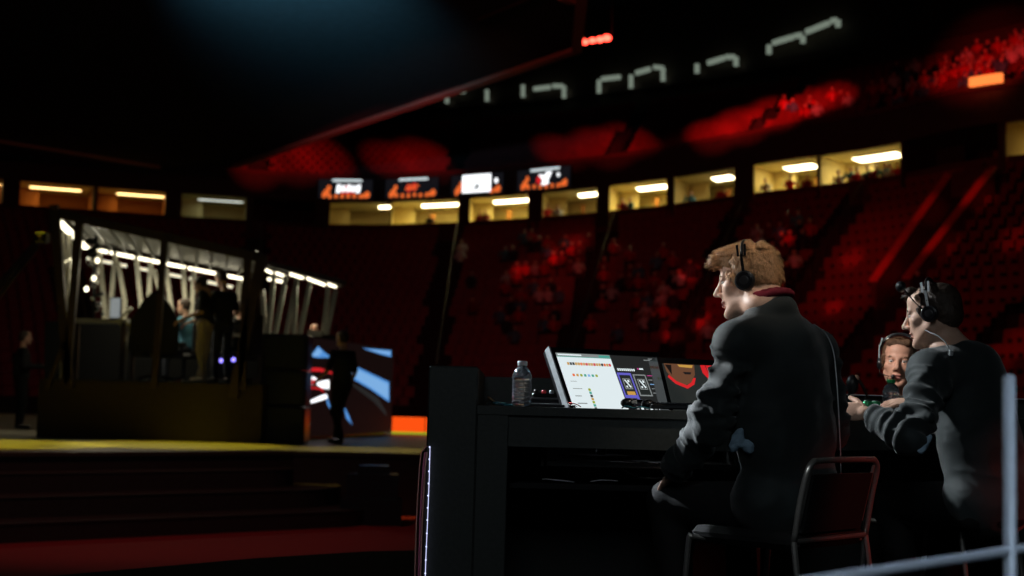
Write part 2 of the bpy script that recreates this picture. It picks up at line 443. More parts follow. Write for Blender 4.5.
# --- suites: partitions, back walls, fittings
SU = [(-66,2,'o'),(20,93,'o'),(98,165,'o'),(182,246,'d'),(253,315,'n'),(330,390,'s'),(392,458,'y'),(470,528,'y'),(543,597,'s'),(610,667,'y'),(675,735,'s'),(755,818,'y'),(822,902,'y'),(906,1000,'n'),(1008,1080,'k')]
FX = {0:(-30,2),1:(30,81),2:(117,164),3:(198,243),5:(379,391),6:(422,459),7:(494,529),8:(579,598),9:(638,667),10:(714,733),11:(787,816),12:(857,901)}
def rbox(b, t0, t1, o0, o1, h0, h1, m):
    k = max(1, int((t1-t0)/1.0)); 
    for j in range(k):
        ta = t0+(t1-t0)*j/k; tb = t0+(t1-t0)*(j+1)/k
        V = [ring(ta,o0,h0), ring(tb,o0,h0), ring(tb,o1,h0), ring(ta,o1,h0), ring(ta,o0,h1), ring(tb,o0,h1), ring(tb,o1,h1), ring(ta,o1,h1)]
        b.add(V, [(0,3,2,1),(4,5,6,7),(0,1,5,4),(1,2,6,5),(2,3,7,6),(3,0,4,7)], m)
which = ['amber lit suite at the far left edge','amber lit suite above the left end of the glass booth','second amber lit suite from the left','suite with pale grey light right of the two amber ones','','dim suite under the leftmost led screen','yellow suite under the second led screen','yellow suite under the bright white led screen','dim suite under the right led screen','yellow suite between two dim ones','dim suite left of the widest yellow windows','yellow suite left of the widest one','widest and brightest yellow suite']
for i, (a, c, kind) in enumerate(SU):
    ta, tb = t_at(a), t_at(c)
    b = MB(); w = 'orangew' if kind == 'o' else 'cream'
    if kind == 'n': w = 'fascia'
    rbox(b, ta-.02, ta, -.1, 5, 9.0, 11.06, w); rbox(b, tb, tb+.02, .8, 5, 9.0, 11.06, w)
    rbox(b, ta, tb, 4.6, 4.8, 9.0, 11.06, w)
    rbox(b, ta+(tb-ta)*.0, ta+(tb-ta)*.32, 2.6, 2.8, 9.0, 11.06, w)        # kitchenette partition
    if i > 5: rbox(b, ta+(tb-ta)*.55, ta+(tb-ta)*.62, 3.2, 3.3, 9.0, 10.7, 'orangew')
    struct(b.build('wall_suite'))
    b = MB()
    nt_ = t_at(SU[i+1][0]) if i+1 < len(SU) else tb+.5
    rbox(b, tb+.03, nt_-.03, -.18, .7, 9.0, 11.05, 'fascia'); struct(b.build('wall_suite_pillar'))
    if i == 4 or i == 13: continue
    if i in FX:
        fa, fb = FX[i]; f0, f1 = t_at(fa, 10.95, 1.7), t_at(fb, 10.95, 1.7)
        f1 = max(f1, f0+.12)
        t = thing('suite_ceiling_light', 'ceiling light in the '+which[i], 'ceiling light', ring((f0+f1)/2, 1.7, 10.9))
        wd = .55 if kind in 'ys' else .22
        b = MB(); rbox(b, f0-.02, f1+.02, 1.7-wd, 1.7+wd, 10.98, 11.05, 'steel'); b.build('housing', t, world=True)
        b = MB(); rbox(b, f0, f1, 1.75-wd, 1.65+wd, 10.955, 10.978, {'o':'fixo','d':'fixd'}.get(kind,'fix')); b.build('diffuser', t, world=True)
def light(kind, loc, energy, col, target=None, size=.3, spot=60, blend=.5, name='lamp'):
    d = bpy.data.lights.new(name, kind); d.energy = energy; d.color = col
    if kind == 'SPOT': d.spot_size = R(spot); d.spot_blend = blend; d.shadow_soft_size = size
    elif kind == 'AREA': d.size = size
    elif kind == 'POINT': d.shadow_soft_size = size
    o = bpy.data.objects.new(name, d); COL.objects.link(o); o.location = loc
    if target is not None: o.rotation_euler = (Vector(target)-Vector(loc)).to_track_quat('-Z', 'Y').to_euler()
    return o
SUE = {'y':(60,(1,.80,.22)),'s':(5,(1,.8,.3)),'o':(14,(1,.50,.10)),'d':(6,(.8,.85,.6)),'k':(22,(1,.72,.25))}
for i, (a, c, kind) in enumerate(SU):
    if kind in SUE:
        e, cl = SUE[kind]; tm = (t_at(a)+t_at(c))/2
        light('AREA', ring(tm, 2.0, 10.88), e, cl, ring(tm, 2.0, 9), size=1.2, name='suite_lamp')

# --- led screens on the fascia
def led_screen(a, c, kind, label):
    ta, tb = t_at(a, 11.7, -.4), t_at(c, 11.7, -.4)
    P0, P1 = ring(ta, -.5, 11.15), ring(tb, -.5, 11.15); ux = (P1-P0); w = ux.length; ux.normalize(); nrm = ux.cross(Vector((0,0,1))); hgt = 1.12
    t = thing('led_screen', label, 'screen', (P0+P1)/2, group='led screens on the suite fascia')
    def q(b, u0, v0, u1, v1, m, d=.0, sk=0):
        V = [P0 + ux*(u*w) + Vector((0,0,v*hgt)) + nrm*d for u, v in ((u0,v0),(u1,v0),(u1+sk,v1),(u0+sk,v1))]
        b.slab(V, nrm, .004, m)
    b = MB(); V = [P0 + ux*(u*w) + Vector((0,0,v*hgt)) for u, v in ((0,0),(1,0),(1,1),(0,1))]; b.slab([v - nrm*.002 for v in V], nrm, .12, 'plastic')
    b.build('cabinet', t, world=True)
    b = MB(); q(b, .01,.01,.99,.99,'lblk',.004)
    rr = random.Random(int(a))
    def blob(u, v, r, m, d=.012, sy=1.0):
        V = [P0 + ux*((u + r*math.cos(x)/w*hgt*.8)*w) + Vector((0,0,(v + r*sy*math.sin(x))*hgt)) + nrm*d for x in [k*math.pi/5 for k in range(10)]]
        b.slab(V, nrm, .004, m)
    for u in [k/9 for k in range(10)]:
        if kind == 'w' and .22 < u < .75: continue
        if .02 < u < .98: blob(u, .10+rr.random()*.06, .12, 'lfla', .008)
    for u, v, r in ((.16,.3,.2),(.2,.55,.14),(.12,.2,.16),(.9,.22,.18),(.84,.16,.12)): blob(u, v, r, 'lfla', .010)
    if kind == 'w':
        q(b, .22,.1,.76,.98,'lwht',.016); blob(.5,.45,.12,'lgry',.02); blob(.47,.3,.1,'lblk',.024); blob(.53,.36,.1,'lgry',.026); blob(.86,.62,.13,'lwht',.02)
    else: q(b, .26,.88,.8,.99,'lgry' if kind=='x' else 'lw',.016)
    if kind == 'v':
        for k in range(5): q(b, .33+k*.09,.3+.06*(k%2),.4+k*.09,.72-.05*(k%2),'lwht',.018, .02)
        q(b, .42,.25,.66,.36,'lred',.02); blob(.52,.6,.08,'lred',.022)
    if kind == 'r':
        blob(.45,.5,.22,'lred',.018,.9); blob(.55,.55,.22,'lred',.018,.9); q(b,.38,.42,.6,.5,'lfla',.022); q(b,.42,.58,.64,.64,'lfla',.022)
    if kind == 'l':
        blob(.42,.45,.2,'lred',.018); blob(.55,.62,.12,'lwht',.02); blob(.52,.32,.13,'lwht',.02); q(b,.46,.2,.56,.8,'lwht',.022,.1); q(b,.55,.25,.62,.7,'lwht',.022,-.14); blob(.78,.62,.1,'lwht',.022)
    b.build('display', t, world=True)
led_screen(318,373,'v','leftmost led screen, white and red lettering over orange flames, on the suite fascia')
led_screen(385,439,'r','led screen with a red round emblem over flames, second from the left on the fascia')
led_screen(451,504,'w','led screen filled with bright white panel and small grey figure, third on the fascia')
led_screen(517,571,'l','rightmost led screen, white and red star-like emblem, on the suite fascia')

# --- seats
def seat_mesh():
    b = MB()
    b.box((0,.02,.42), (.44,.40,.05), 'seat', rot=Matrix.Rotation(R(-4),3,'X'))
    b.box((0,-.21,.66), (.45,.05,.46), 'seat', rot=Matrix.Rotation(R(8),3,'X'))
    b.box((-.245,-.06,.30), (.03,.34,.60), 'seatdk')
    b.box((0,-.16,.2), (.06,.06,.4), 'seatdk')
    return b
sm = seat_mesh(); proto = sm.build('arena_seat'); sv = np.array(sm.v)
def facing(t, a=None):
    d = lerp(IC, t) - lerp(OC, t); return math.atan2(d.y, d.x) - math.pi/2
lower = []; upper = []
for i in range(NR):
    h = rh(i); a = (i+.45)/NR
    pts = [rowp(t, a, h) for t in TS]; acc = 0; nxt = .3
    for k in range(len(TS)-1):
        L = (pts[k+1]-pts[k]).length
        while nxt <= acc+L:
            f = (nxt-acc)/L; t = TS[k]+.5*f; nxt += .54
            if min(abs(t-x)*((pts[k+1]-pts[k]).length*2) for x in AIS) < .75: continue
            lower.append((pts[k].lerp(pts[k+1], f), t, i))
        acc += L
for i in range(UR):
    h = uph(i)-.3
    pts = [ring(t, .25+(i+.5)*.92, h) for t in TS]; acc = 0; nxt = .3
    for k in range(len(TS)-1):
        L = (pts[k+1]-pts[k]).length
        while nxt <= acc+L:
            f = (nxt-acc)/L; t = TS[k]+.5*f; nxt += .56
            if min(abs(t-x)*(L*2) for x in AIS) < .7: continue
            upper.append((pts[k].lerp(pts[k+1], f), t, i))
        acc += L
VT0, VT1 = t_at(965, 9), t_at(1010, 9)      # stair well cut into the bowl on the right
def in_well(t, i): return VT0-.2 < t < VT1+.2 and 9 <= i <= 18
lower = [s for s in lower if not in_well(s[1], s[2])]
def vis(p, top=False):
    x, y = PX(p + Vector((0,0,.5)))
    if x < -15 or x > 1039 or y > 440 or y < -10: return False
    if 432 < x < 860 and y > 402: return False
    if 735 < x < 800 and y > 250 or 700 < x < 855 and y > 330: return False
    if 915 < x < 955 and y > 285 or 900 < x < 1024 and y > 395: return False
    if x < 432 and y > 345 : return False
    return True
def place(v, p, rz):
    c, s_ = math.cos(rz), math.sin(rz)
    return np.stack([v[:,0]*c - v[:,1]*s_ + p.x, v[:,0]*s_ + v[:,1]*c + p.y, v[:,2]+p.z], 1)
lv = sorted([s for s in lower if vis(s[0])], key=lambda s: s[0].length)
near = lv[:300]; nid = set(id(s) for s in near)
for k, (p, t, i) in enumerate(near):
    o = proto if k == 0 else proto.copy()
    if k: COL.objects.link(o)
    o.location = p; o.rotation_euler = (0,0,facing(t)); tag(o, 'empty red plastic arena seat in the closest rows of the lower bowl', 'seat', 'nearest seats of the lower bowl')
def stuff_seats(name, lst, label):
    V = []; F = []; o = 0; f0 = sm.f; mi = []
    b = MB()
    for m in sm.mats: b.mi(m)
    for (p, t, i) in lst:
        vv = place(sv, p, facing(t)); V.append(vv); F += [tuple(x+o for x in f) for f in f0]; mi += sm.m; o += len(sv)
    b.v = [tuple(x) for x in np.concatenate(V)]; b.f = F; b.m = mi
    ob = b.build(name); ob['kind'] = 'stuff'; ob['label'] = label; ob['category'] = 'seats'; return ob
def cull(p):
    x, y = PX(p); return -250 < x < 1250
stuff_seats('arena_seats', [s for s in lower if id(s) not in nid and cull(s[0])], 'distant curved rows of red seats filling the lower bowl')
stuff_seats('arena_seats', [s for s in upper if cull(s[0])], 'rows of red seats in the upper deck above the suites')
print('seats', len(lower), len(upper), len(lv))

# stair rails at the aisles of the lower bowl
for ai, t in enumerate(AIS):
    x, _ = PX(rowp(t, .5, 3))
    if not (-10 < x < 1030): continue
    b = MB(); pts = [rowp(t, k/NR, rh(k)+.95) for k in range(3, NR)]
    b.tube([p + Vector((.3,0,0)) for p in pts], .025, 'dsteel', 6)
    for k in range(3, NR, 2):
        p = rowp(t, k/NR, rh(k)); b.tube([p+Vector((.3,0,0)), p+Vector((.3,0,.95))], .02, 'dsteel', 6)
    struct(b.build('trim_aisle_rail'))
# stair well (two walls with caps) in the right of the bowl
for t in (VT0, VT1):
    b = MB()
    for k in range(9, 18):
        p, q = rowp(t, k/NR, 0), rowp(t, (k+1)/NR, 0); d = (q-p).normalized(); n_ = Vector((-d.y, d.x, 0))*.12
        for hh0, hh1, w, m in ((0,1.0,1.0,'redwall'),(1.0,1.10,1.5,'railred')):
            V = []
            for z0, z1 in ((hh0, hh1),):
                for P, r_ in ((p, rh(k)), (q, rh(k+1))):
                    base = -2.0 if hh0 == 0 else 0
                    V += [(P.x-n_.x*w, P.y-n_.y*w, H(r_+z0+base)), (P.x+n_.x*w, P.y+n_.y*w, H(r_+z0+base)), (P.x+n_.x*w, P.y+n_.y*w, H(r_+z1)), (P.x-n_.x*w, P.y-n_.y*w, H(r_+z1))]
            b.add(V, [(0,1,2,3),(7,6,5,4),(0,4,5,1),(1,5,6,2),(2,6,7,3),(3,7,4,0)], m)
    struct(b.build('wall_stair_well'))
b = MB(); p, q = rowp(VT0, 18/NR, rh(18)+1.0), rowp(VT1, 18/NR, rh(18)+1.0); b.bar(p, q, .25, .1, 'redwall'); b.bar(p-Vector((0,0,.5)), q-Vector((0,0,.5)), .15, .9, 'redwall'); struct(b.build('wall_stair_well_head'))

# --- spectators (seated figures, five shapes that share their meshes)
def spect(seed):
    r = random.Random(seed); s = SDF(); ln = r.uniform(-.05,.12); tw = r.uniform(-.05,.05)
    s.cap((0,0,.5),(tw,.02+ln*.5,.80),.15,.16,.05).ell((tw,.03+ln,.95),(.2,.12,.14),k=.06).cap((tw,.03+ln,1.0),(tw,.06+ln,1.16),.06,.05,.03).ell((tw,.08+ln,1.24),(.085,.10,.125),k=.02)
    for sx in (-1,1):
        s.cap((sx*.1,0,.5),(sx*.13,.42,.5),.09,.07,.03).cap((sx*.13,.42,.5),(sx*.12,.46,.08),.065,.045,.03).cap((sx*.12,.44,.06),(sx*.13,.58,.04),.045,.035,.02)
        up = r.random() < .3
        e = (sx*.28,.14+ln,.78); h = (sx*.14,.36,.64) if not up else (sx*.16,.24+ln,1.08)
        s.cap((sx*.2,.03+ln,1.0),e,.06,.05,.03).cap(e,h,.045,.035,.02).ell((h[0],h[1]+.05,h[2]),(.04,.06,.03),k=.015)
    return s.mesh(.035)
CL = ['redc','wine','white','jean','lblue','redc']
def spect_obj(k, cloth):
    V, F = spect(k)
    def mi(V, F, ms):
        c = V[F].mean(1); out = np.zeros(len(F), int)
        out[(c[:,2] > 1.12) & (c[:,1] > .02)] = 1
        out[(c[:,2] > 1.30) | ((c[:,2] > 1.16) & (c[:,1] < .07))] = 2
        out[(c[:,2] < .6)] = 3
        return out
    return npobj('person', [(V, F, 0)], None, [cloth, 'skin3', 'brown', 'jean'], midx=mi)
SPEC = [spect_obj(k, CL[k % 6]) for k in range(6)]
used = [False]*6; cnt = 0
def put_person(k, p, rz, label, group):
    if used[k]: o = SPEC[k].copy(); COL.objects.link(o)
    else: o = SPEC[k]; used[k] = True
    o.location = p; o.rotation_euler = (0,0,rz); tag(o, label, 'person', group); return o
rr = random.Random(3); regs = [0,0,0,0]
clothn = ['bright red','wine red','white','dark denim','light blue','bright red']
rr.shuffle(lower)
for (p, t, i) in lower:
    if id((p,t,i)) in nid: continue
    if (p-near[-1][0]).length < 0: continue
    if p.length <= near[-1][0].length + .3 and vis(p): continue
    x, y = PX(p+Vector((0,0,1)))
    pr = 0; g = ''
    if 500 < x < 640 and 238 < y < 330: pr, g, w = .36, 'spectators in the lower bowl above the monitors', 0
    elif 640 < x < 720 and 245 < y < 345: pr, g, w = .42, 'spectators in the lower bowl left of the blond man', 1
    elif 760 < x < 925 and 215 < y < 300: pr, g, w = .55, 'spectators in the lower bowl between the two men in suits', 2
    elif 470 < x < 700 and 232 < y < 350: pr, g, w = .13, 'spectators in the lower bowl above the monitors', 0
    elif 830 < x < 1000 and 200 < y < 300: pr, g, w = .25, 'spectators in the lower bowl between the two men in suits', 2
    elif 440 < x < 500 and 238 < y < 262: pr, g, w = .3, 'spectators in the lower bowl above the monitors', 0
    if pr and regs[w] < 95 and rr.random() < pr:
        k = rr.randrange(6); regs[w] += 1
        put_person(k, p + Vector((0,0,-.04)), facing(t)+rr.uniform(-.3,.3), 'seated spectator in %s clothes, lower bowl, %s' % (clothn[k], ('above the monitors','left of the blond man','between the two men in suits')[w]), g)
rr.shuffle(upper); cu = 0
for (p, t, i) in upper:
    x, y = PX(p+Vector((0,0,1)))
    if (880 < x < 1035 and i < 11 and rr.random() < .42 or 770 < x < 880 and i < 5 and rr.random() < .25) and cu < 120:
        k = rr.randrange(6); cu += 1
        put_person(k, p + Vector((0,0,-.04)), facing(t)+rr.uniform(-.3,.3), 'seated spectator in %s clothes in the red lit upper deck at the right' % clothn[k], 'spectators in the upper deck')
# people at the suite rails
for i, pxs in ((6,(430,)),(7,(480,486,)),(8,(548,560,)),(9,(624,630,)),(10,(690,722)),(11,(768,790,808)),(12,(842,850,858,868,876,884,893,899))):
    for px in pxs:
        t = t_at(px, 10, .5); k = rr.randrange(6)
        put_person(k, ring(t, .55, 9.0 + rr.uniform(-.05,.15)), facing(t)+rr.uniform(-.5,.5), 'person in %s at rail of %s' % (clothn[k], which[i]), 'people at the suite rails')
print('spectators', regs, cu)

# --- phone lights and small lamps in the stands
for px, py, m, lb in ((830,200,'blu_l','lowest left of the four'),(843,193,'wht_l','second from left of the four'),(859,196,'blu_l','third from left of the four'),(869,190,'wht_l','rightmost of the four')):
    p = W(px, py, 56); b = MB(); b.box((0,0,0), (.09,.02,.17), 'plastic', bev=.008); b.ball((0,-.02,.0), .085, m, 8, (1,.3,1)); tag(b.build('phone', loc=p), 'phone light in the dark stand under suites, '+lb, 'phone', 'phone lights in the stand')
def small_lamp(px, py, Y, r, m, lb, nm='lamp'):
    p = W(px, py, Y); b = MB(); b.lathe([(r*.5,-r*1.2),(r*1.1,-r*.8),(r*1.1,0)], 'plastic', n=10); b.ball((0,0,r*.2), r, m, 10); tag(b.build(nm, loc=p), lb, 'lamp')
small_lamp(844,293,40,.08,'org_l','small orange red lamp in the bowl left of the stair rail')
small_lamp(950,149,50,.08,'org_l','tiny orange lamp high at the dark back of the bowl, right of the suites')
small_lamp(213,188,66,.12,'fix','small amber lamp on the fascia above the pale grey suite')
small_lamp(269,183,68,.16,'fix','larger of two amber lamps on the fascia left of the led screens')
small_lamp(277,190,68,.10,'org_l','smaller of two amber lamps on the fascia left of the led screens')
small_lamp(466,259,62,.16,'fixd','whitish lamp low in the bowl above the desk end')
small_lamp(0,192,66,.22,'fix','amber lamp at the left edge above the camera crane')
# bright lit panel on the upper deck front
ta = t_at(972, 12.5, -.4); tb = t_at(1004, 12.5, -.4)
b = MB(); rbox(b, ta, tb, -.62, -.45, 12.5, 12.85, 'org_l'); rbox(b, ta-.03, tb+.03, -.44, -.38, 12.45, 12.9, 'plastic'); tag(b.build('advertising_panel', loc=ring(ta,-.5,12.5)), 'glowing orange panel on the front of the upper deck at the right', 'panel')

# --- stepped glowing bars standing in for lit door frames along the upper back wall
LV = [(447,93,103),(487,90,101),(523,85,97),(564,86,98),(599,80,93),(631,75,88),(663,68,81),(697,64,73),(736,57,66),(769,45,54),(803,36,43),(838,20,27)]
LH = {0:[(454,92,465,91)],2:[(534,89,550,87)],3:[(553,86,563,86)],4:[(602,79,620,77)],5:[(636,73,650,69)],6:[(654,67,663,68)],7:[(708,63,724,58)],8:[(726,57,735,57)],9:[(773,43,793,37)],10:[(795,36,802,35)],11:[(806,32,829,23),(831,21,837,20)]}
nth = ['leftmost','second','third','fourth','fifth','sixth','seventh','eighth','ninth','tenth','eleventh','rightmost']
for i, (x, y0, y1) in enumerate(LV):
    tt = t_at(x, 19.5, 11.0); Y = ring(tt, 11.0, 0).y
    a, c = W(x, y0, Y), W(x, y1, Y); t = thing('lit_frame', 'pale %s of the hooked lamps along the dark upper wall, from left' % nth[i], 'light', a, group='hooked lamps on the upper wall')
    b = MB(); b.bar(a, c, .26, .2, 'tube'); b.build('frame_upright', t, world=True)
    for (x0, yy0, x1, yy1) in LH.get(i, []):
        b = MB(); b.bar(W(x0,yy0,ring(t_at(x0,19.5,11),11,0).y), W(x1,yy1,ring(t_at(x1,19.5,11),11,0).y), .2, .26, 'tube'); b.build('frame_crossbar', t, world=True)
    b = MB(); pw = ring(tt, 11.6, 19.4); b.bar((a.x,a.y,a.z+.1), (pw.x,pw.y,a.z+.1), .08, .08, 'dsteel'); b.build('bracket', t, world=True)

# --- suspended black drape ceiling over the stage with its bronze edge
ZC = H(12.0)
CP_ = [WZ(585,-40,ZC), WZ(577,48,ZC), WZ(235,165,ZC), WZ(160,166,ZC), WZ(0,140,ZC), WZ(-60,130,ZC), Vector((-30,24,ZC)), Vector((3,24,ZC))]
b = MB(); b.prism([(p.x, p.y) for p in CP_], ZC, ZC+.4, 'canopy'); struct(b.build('ceiling_drape'))
b = MB()
for i in range(7): 
    if i in (2,): b.bar(CP_[i]+Vector((0,0,.1)), CP_[i+1]+Vector((0,0,.1)), .3, .45, 'canopy')
    else: b.bar(CP_[i]+Vector((0,0,.1)), CP_[i+1]+Vector((0,0,.1)), .35, .5, 'trim')
struct(b.build('trim_drape_edge'))
b = MB(); b.bar(WZ(478,20,ZC-.05), WZ(545,-8,ZC-.05), .06, .06, 'dsteel'); b.bar(WZ(562,-2,ZC-.1), WZ(573,3,ZC-.1), .3, .1, 'trim'); struct(b.build('trim_rigging'))
p0 = W(578,44,50); p1 = W(612,37,50); b = MB(); b.bar(p0-Vector((.0,-.2,-.05)), p1-Vector((.0,-.2,-.05)), .08, .08, 'dsteel')
tr = thing('light_bar', 'hanging bar with glowing red lamps right of the drape corner', 'light', p0); b.build('bar', tr, world=True)
b = MB(); b.bar(p1+Vector((0,.2,0)), p1+Vector((0,.2,11)), .04,.04,'dsteel'); b.build('hanger', tr, world=True)
for k, (x, y, r) in enumerate(((578,43.5,.055),(585,42,.1),(592.5,40.5,.1),(600,39.5,.11),(607,38,.12))):
    b = MB(); b.ball(W(x,y,50), r, 'red_l', 10, (1.3,1,1)); b.build('red_lamp', tr, world=True)

# ================================================================= STAGE
ZS = .852
dE = Vector((.753,.658,0)); nE = Vector((.658,-.753,0)); E0 = Vector((-5.87,16.3,0))
def edge(s, o=0): p = E0 + dE*s + nE*o; return (p.x, p.y)
b = MB()
front = [edge(-30), edge(4.05), (-1.0,19.2), (.6,19.6)]
b.prism(front + [(1.5,40),(-40,40)], ZS-.05, ZS, 'stage', 'fascia')
b.prism([edge(-30,-.04), edge(4.05,-.04), (-1.0,19.25), (.55,19.65), (1.4,40),(-40,40)], 0, ZS-.05, 'riser')
struct(b.build('floor_stage'))
for k in range(3):
    z = ZS - .213*(k+1); o = .62*(k+1); c_ = Vector((*edge(3.3), 0))
    arc = [c_ + nE*(o*math.cos(a)) + dE*(o*math.sin(a)) for a in [j*math.pi/2/12 for j in range(13)]]
    arc = [(p.x, p.y) for p in arc]
    b = MB(); b.prism([edge(-30), edge(-30, o)] + arc + [edge(3.3)], 0.0, z, 'riser')
    b.tube([(*edge(-30, o), z)] + [(x, y, z) for x, y in arc], .010, 'riser', 6); struct(b.build('floor_step'))
b = MB()
b.prism([(-30,15.0),(-30,5),(-.2,5),(6,12),(6,22),(1.2,22),(.6,19.7),(-1.0,19.3),edge(4.05),edge(3.3,1.8),edge(-12,1.8)], .001, .02, 'carpet'); struct(b.build('floor_red_carpet'))

# black pa stack, led wall, banner, floor speaker
def local_box_thing(): pass
p = W(280,443,21.8); t = thing('speaker_stack', 'tall black loudspeaker tower on the stage left of the video wall', 'speaker', (p.x, 22.2, ZS))
b = MB()
for k in range(3): b.box((0,0,.28+.56*k), (.70,.6,.55), 'plastic', bev=.02)
b.build('cabinet', t)
b = MB()
for k in range(3): b.box((0,-.305,.28+.56*k), (.62,.02,.47), 'black', bev=.005)
b.build('grille', t)
q0 = W(302,440,0.665*FPX/40); z0 = ZS
A = Vector((W(302,440,23.6).x, 23.6, ZS+.05)); Bp = Vector((W(391,434,28.5).x, 28.5, ZS+.05)); ux = (Bp-A); wL = ux.length; ux.normalize(); nr = ux.cross(Vector((0,0,1)))
t = thing('video_wall', 'video wall on the stage showing blue, white and red streaks', 'screen', (A+Bp)/2)
hL = 1.66; b = MB()
V = [A + ux*(u*wL) + Vector((0,0,v*hL)) for u, v in ((0,0),(1,0),(1,1),(0,1))]; b.slab([v - nr*.003 for v in V], nr, .15, 'plastic')
b.slab([v - nr*.15 + Vector((0,0,-.05)) for v in V[:2]] + [v - nr*.15 + Vector((0,0,-hL+.02)) for v in V[2:]], nr, .3, 'plastic'); b.build('cabinet', t, world=True)
b = MB(); b.slab(V, nr, .003, 'lmar'); 
# picture on the wall, measured along its width u and height v
def wp(l, m, d):
    b.slab([A + ux*(u*wL) + Vector((0,0,v*hL)) + nr*d for u, v in l], nr, .002, m)
# convert from pixel to wall coordinates
def pw(px, py):
    d = W(px, py, 10) - Vector((0,0,CAMZ)); s = (A - Vector((0,0,CAMZ))).dot(nr)/d.dot(nr); q = Vector((0,0,CAMZ)) + d*s - A
    return (q.dot(ux)/wL, q.z/hL)
def poly(l, m, d=.004): wp([pw(x, y) for x, y in l][::-1], m, d)
poly([(304,343),(308,342),(313,353),(318,346),(324,352),(331,357),(331,358.5),(325,357.5),(319,358),(313,357),(307,352)],'lblu')
poly([(304,344),(307,344),(313,354),(318,348),(322,352),(318,356),(312,356)],'lbl2',.006)
poly([(302,369),(309,367.5),(320,368),(332,372),(332,374),(320,371.5),(309,371),(305,374),(302,379)],'lred')
poly([(302,378),(306,376),(314,377),(321,381),(329,380),(329,389),(322,388),(315,384),(308,385),(302,384)],'lwht')
poly([(302,385),(312,387),(322,388),(324,393),(320,389.5),(304,388)],'lred')
poly([(309,381),(314,379),(317,385),(311,384)],'lred',.006)
poly([(300,399),(311,400),(320,396),(326,394),(328,398),(322,400),(312,403),(301,403)],'lwht')
poly([(302,403),(304,403),(310,425),(308,428)],'lgry')
poly([(362,348),(391,350.5),(391,357),(378,353.5)],'lblu'); poly([(366,349),(390,351.5),(390,355),(378,352.5)],'lbl2',.006)
poly([(348,365),(351,364),(389,382),(389,402),(370,389),(349,377)],'lblu'); poly([(350,366),(388,384),(388,399),(370,387),(350,375)],'lbl2',.006)
poly([(326,394),(328,400),(332,412),(327,404)],'lblu'); poly([(343,404),(349,416),(352,425),(346,418)],'lblu')
poly([(346,380),(362,388),(378,398),(386,412),(386,416),(374,402),(358,390)],'ldk')
b.build('display', t, world=True)
A2 = Vector((W(391.5,430,28.9).x, 28.9, ZS)); w2 = 1.6
t = thing('led_banner', 'low glowing orange led banner with a green foot line, behind the desk end', 'screen', A2)
b = MB(); b.box((w2/2,.08,.17), (w2,.12,.36), 'plastic'); b.build('cabinet', t)
b = MB(); b.box((.34,0,.20), (.66,.03,.30), 'lorg'); b.box((1.15,0,.20), (.92,.03,.29), 'lorg'); b.build('display', t)
b = MB(); b.box((w2/2,0,.03), (w2,.03,.05), 'lgrn'); b.build('foot_strip', t)
p = W(372,521,18.0); t = thing('floor_monitor_speaker', 'dark wedge speaker with a tiny red light on the carpet before the stage', 'speaker', (p.x, 17.9, .02))
b = MB(); b.prism([(-.36,-.3),(.40,-.3),(.34,.3),(-.30,.3)], 0, .32, 'plastic'); b.prism([(-.30,-.22),(.34,-.22),(.28,.28),(-.24,.28)], .32, .62, 'plastic'); b.prism([(-.18,-.12),(.22,-.12),(.18,.2),(-.12,.2)], .62, .72, 'plastic'); b.build('cabinet', t)
b = MB(); b.ball((-.13,-.32,.12), .022, 'red_l', 8); b.build('indicator_light', t)
# ================================================================= DESK AND PLATFORM
ZP = CAMZ - .88
b = MB(); pe = [WZ(60,575,ZP), WZ(256,558,ZP), WZ(370,551,ZP), WZ(430,550,ZP)]
b.prism([(-3.2,5.6)] + [(p.x,p.y) for p in pe] + [(6.5,8.3),(6.5,-1.5),(-3.2,-1.5)], .0, ZP, 'platf'); struct(b.build('floor_platform'))
ZD = 1.578
DK = thing('broadcast_desk', 'long black broadcast desk with raised end panel that the men in suits sit at', 'desk', (0,5.6,ZP))
def dk(name, b): return b.build(name, DK, world=True)
YN, YF = 5.0, 6.25
edge_r = [(.66,5.0),(1.52,5.76),(2.3,5.98)]
b = MB()
b.prism([(-.11,YN),(.66,YN),(.82,5.14),(-.11,5.14)], ZD-.03, ZD, 'panel')
b.prism([(-.11,5.14),(.13,5.14),(.13,5.78),(-.11,5.78)], ZD-.03, ZD, 'panel')
b.prism([(-.11,5.78),(.82,5.78),(.82,YF),(-.11,YF)], ZD-.03, ZD, 'panel')
b.prism([(.82,5.14),(1.52,5.76),(2.3,5.98),(2.3,YF),(.82,YF)], ZD-.03, ZD, 'panel')
dk('desktop', b)
b = MB(); b.box((.475,5.46,ZD-.20), (.69,.64,.02), 'black')
for x in (.13,.82): b.box((x,5.46,ZD-.12), (.02,.64,.18), 'black')
b.box((.475,5.79,ZD-.12), (.69,.02,.18), 'black'); dk('monitor_well', b)
b = MB(); b.box((-.1975,(YN+YF)/2,(ZP+1.714)/2), (.175,YF-YN,1.714-ZP), 'panel', bev=.006); dk('end_panel', b)
b = MB(); b.box((-.055,(YN+.55/2),(ZP+ZD-.03)/2), (.11,.55,ZD-.03-ZP), 'panel', bev=.003); dk('pedestal', b)
b = MB(); b.box((.32,YN+.03,ZD-.085), (.66,.03,.11), 'panel'); 
def seg_panel(b, a, c, z0, z1, th, m):
    b.bar((a[0],a[1],(z0+z1)/2), (c[0],c[1],(z0+z1)/2), th, z1-z0, m)
seg_panel(b, (.66,5.03), (1.52,5.79), ZD-.14, ZD-.03, .03, 'panel'); seg_panel(b, (1.52,5.79), (2.3,6.01), ZD-.14, ZD-.03, .03, 'panel'); dk('apron', b)
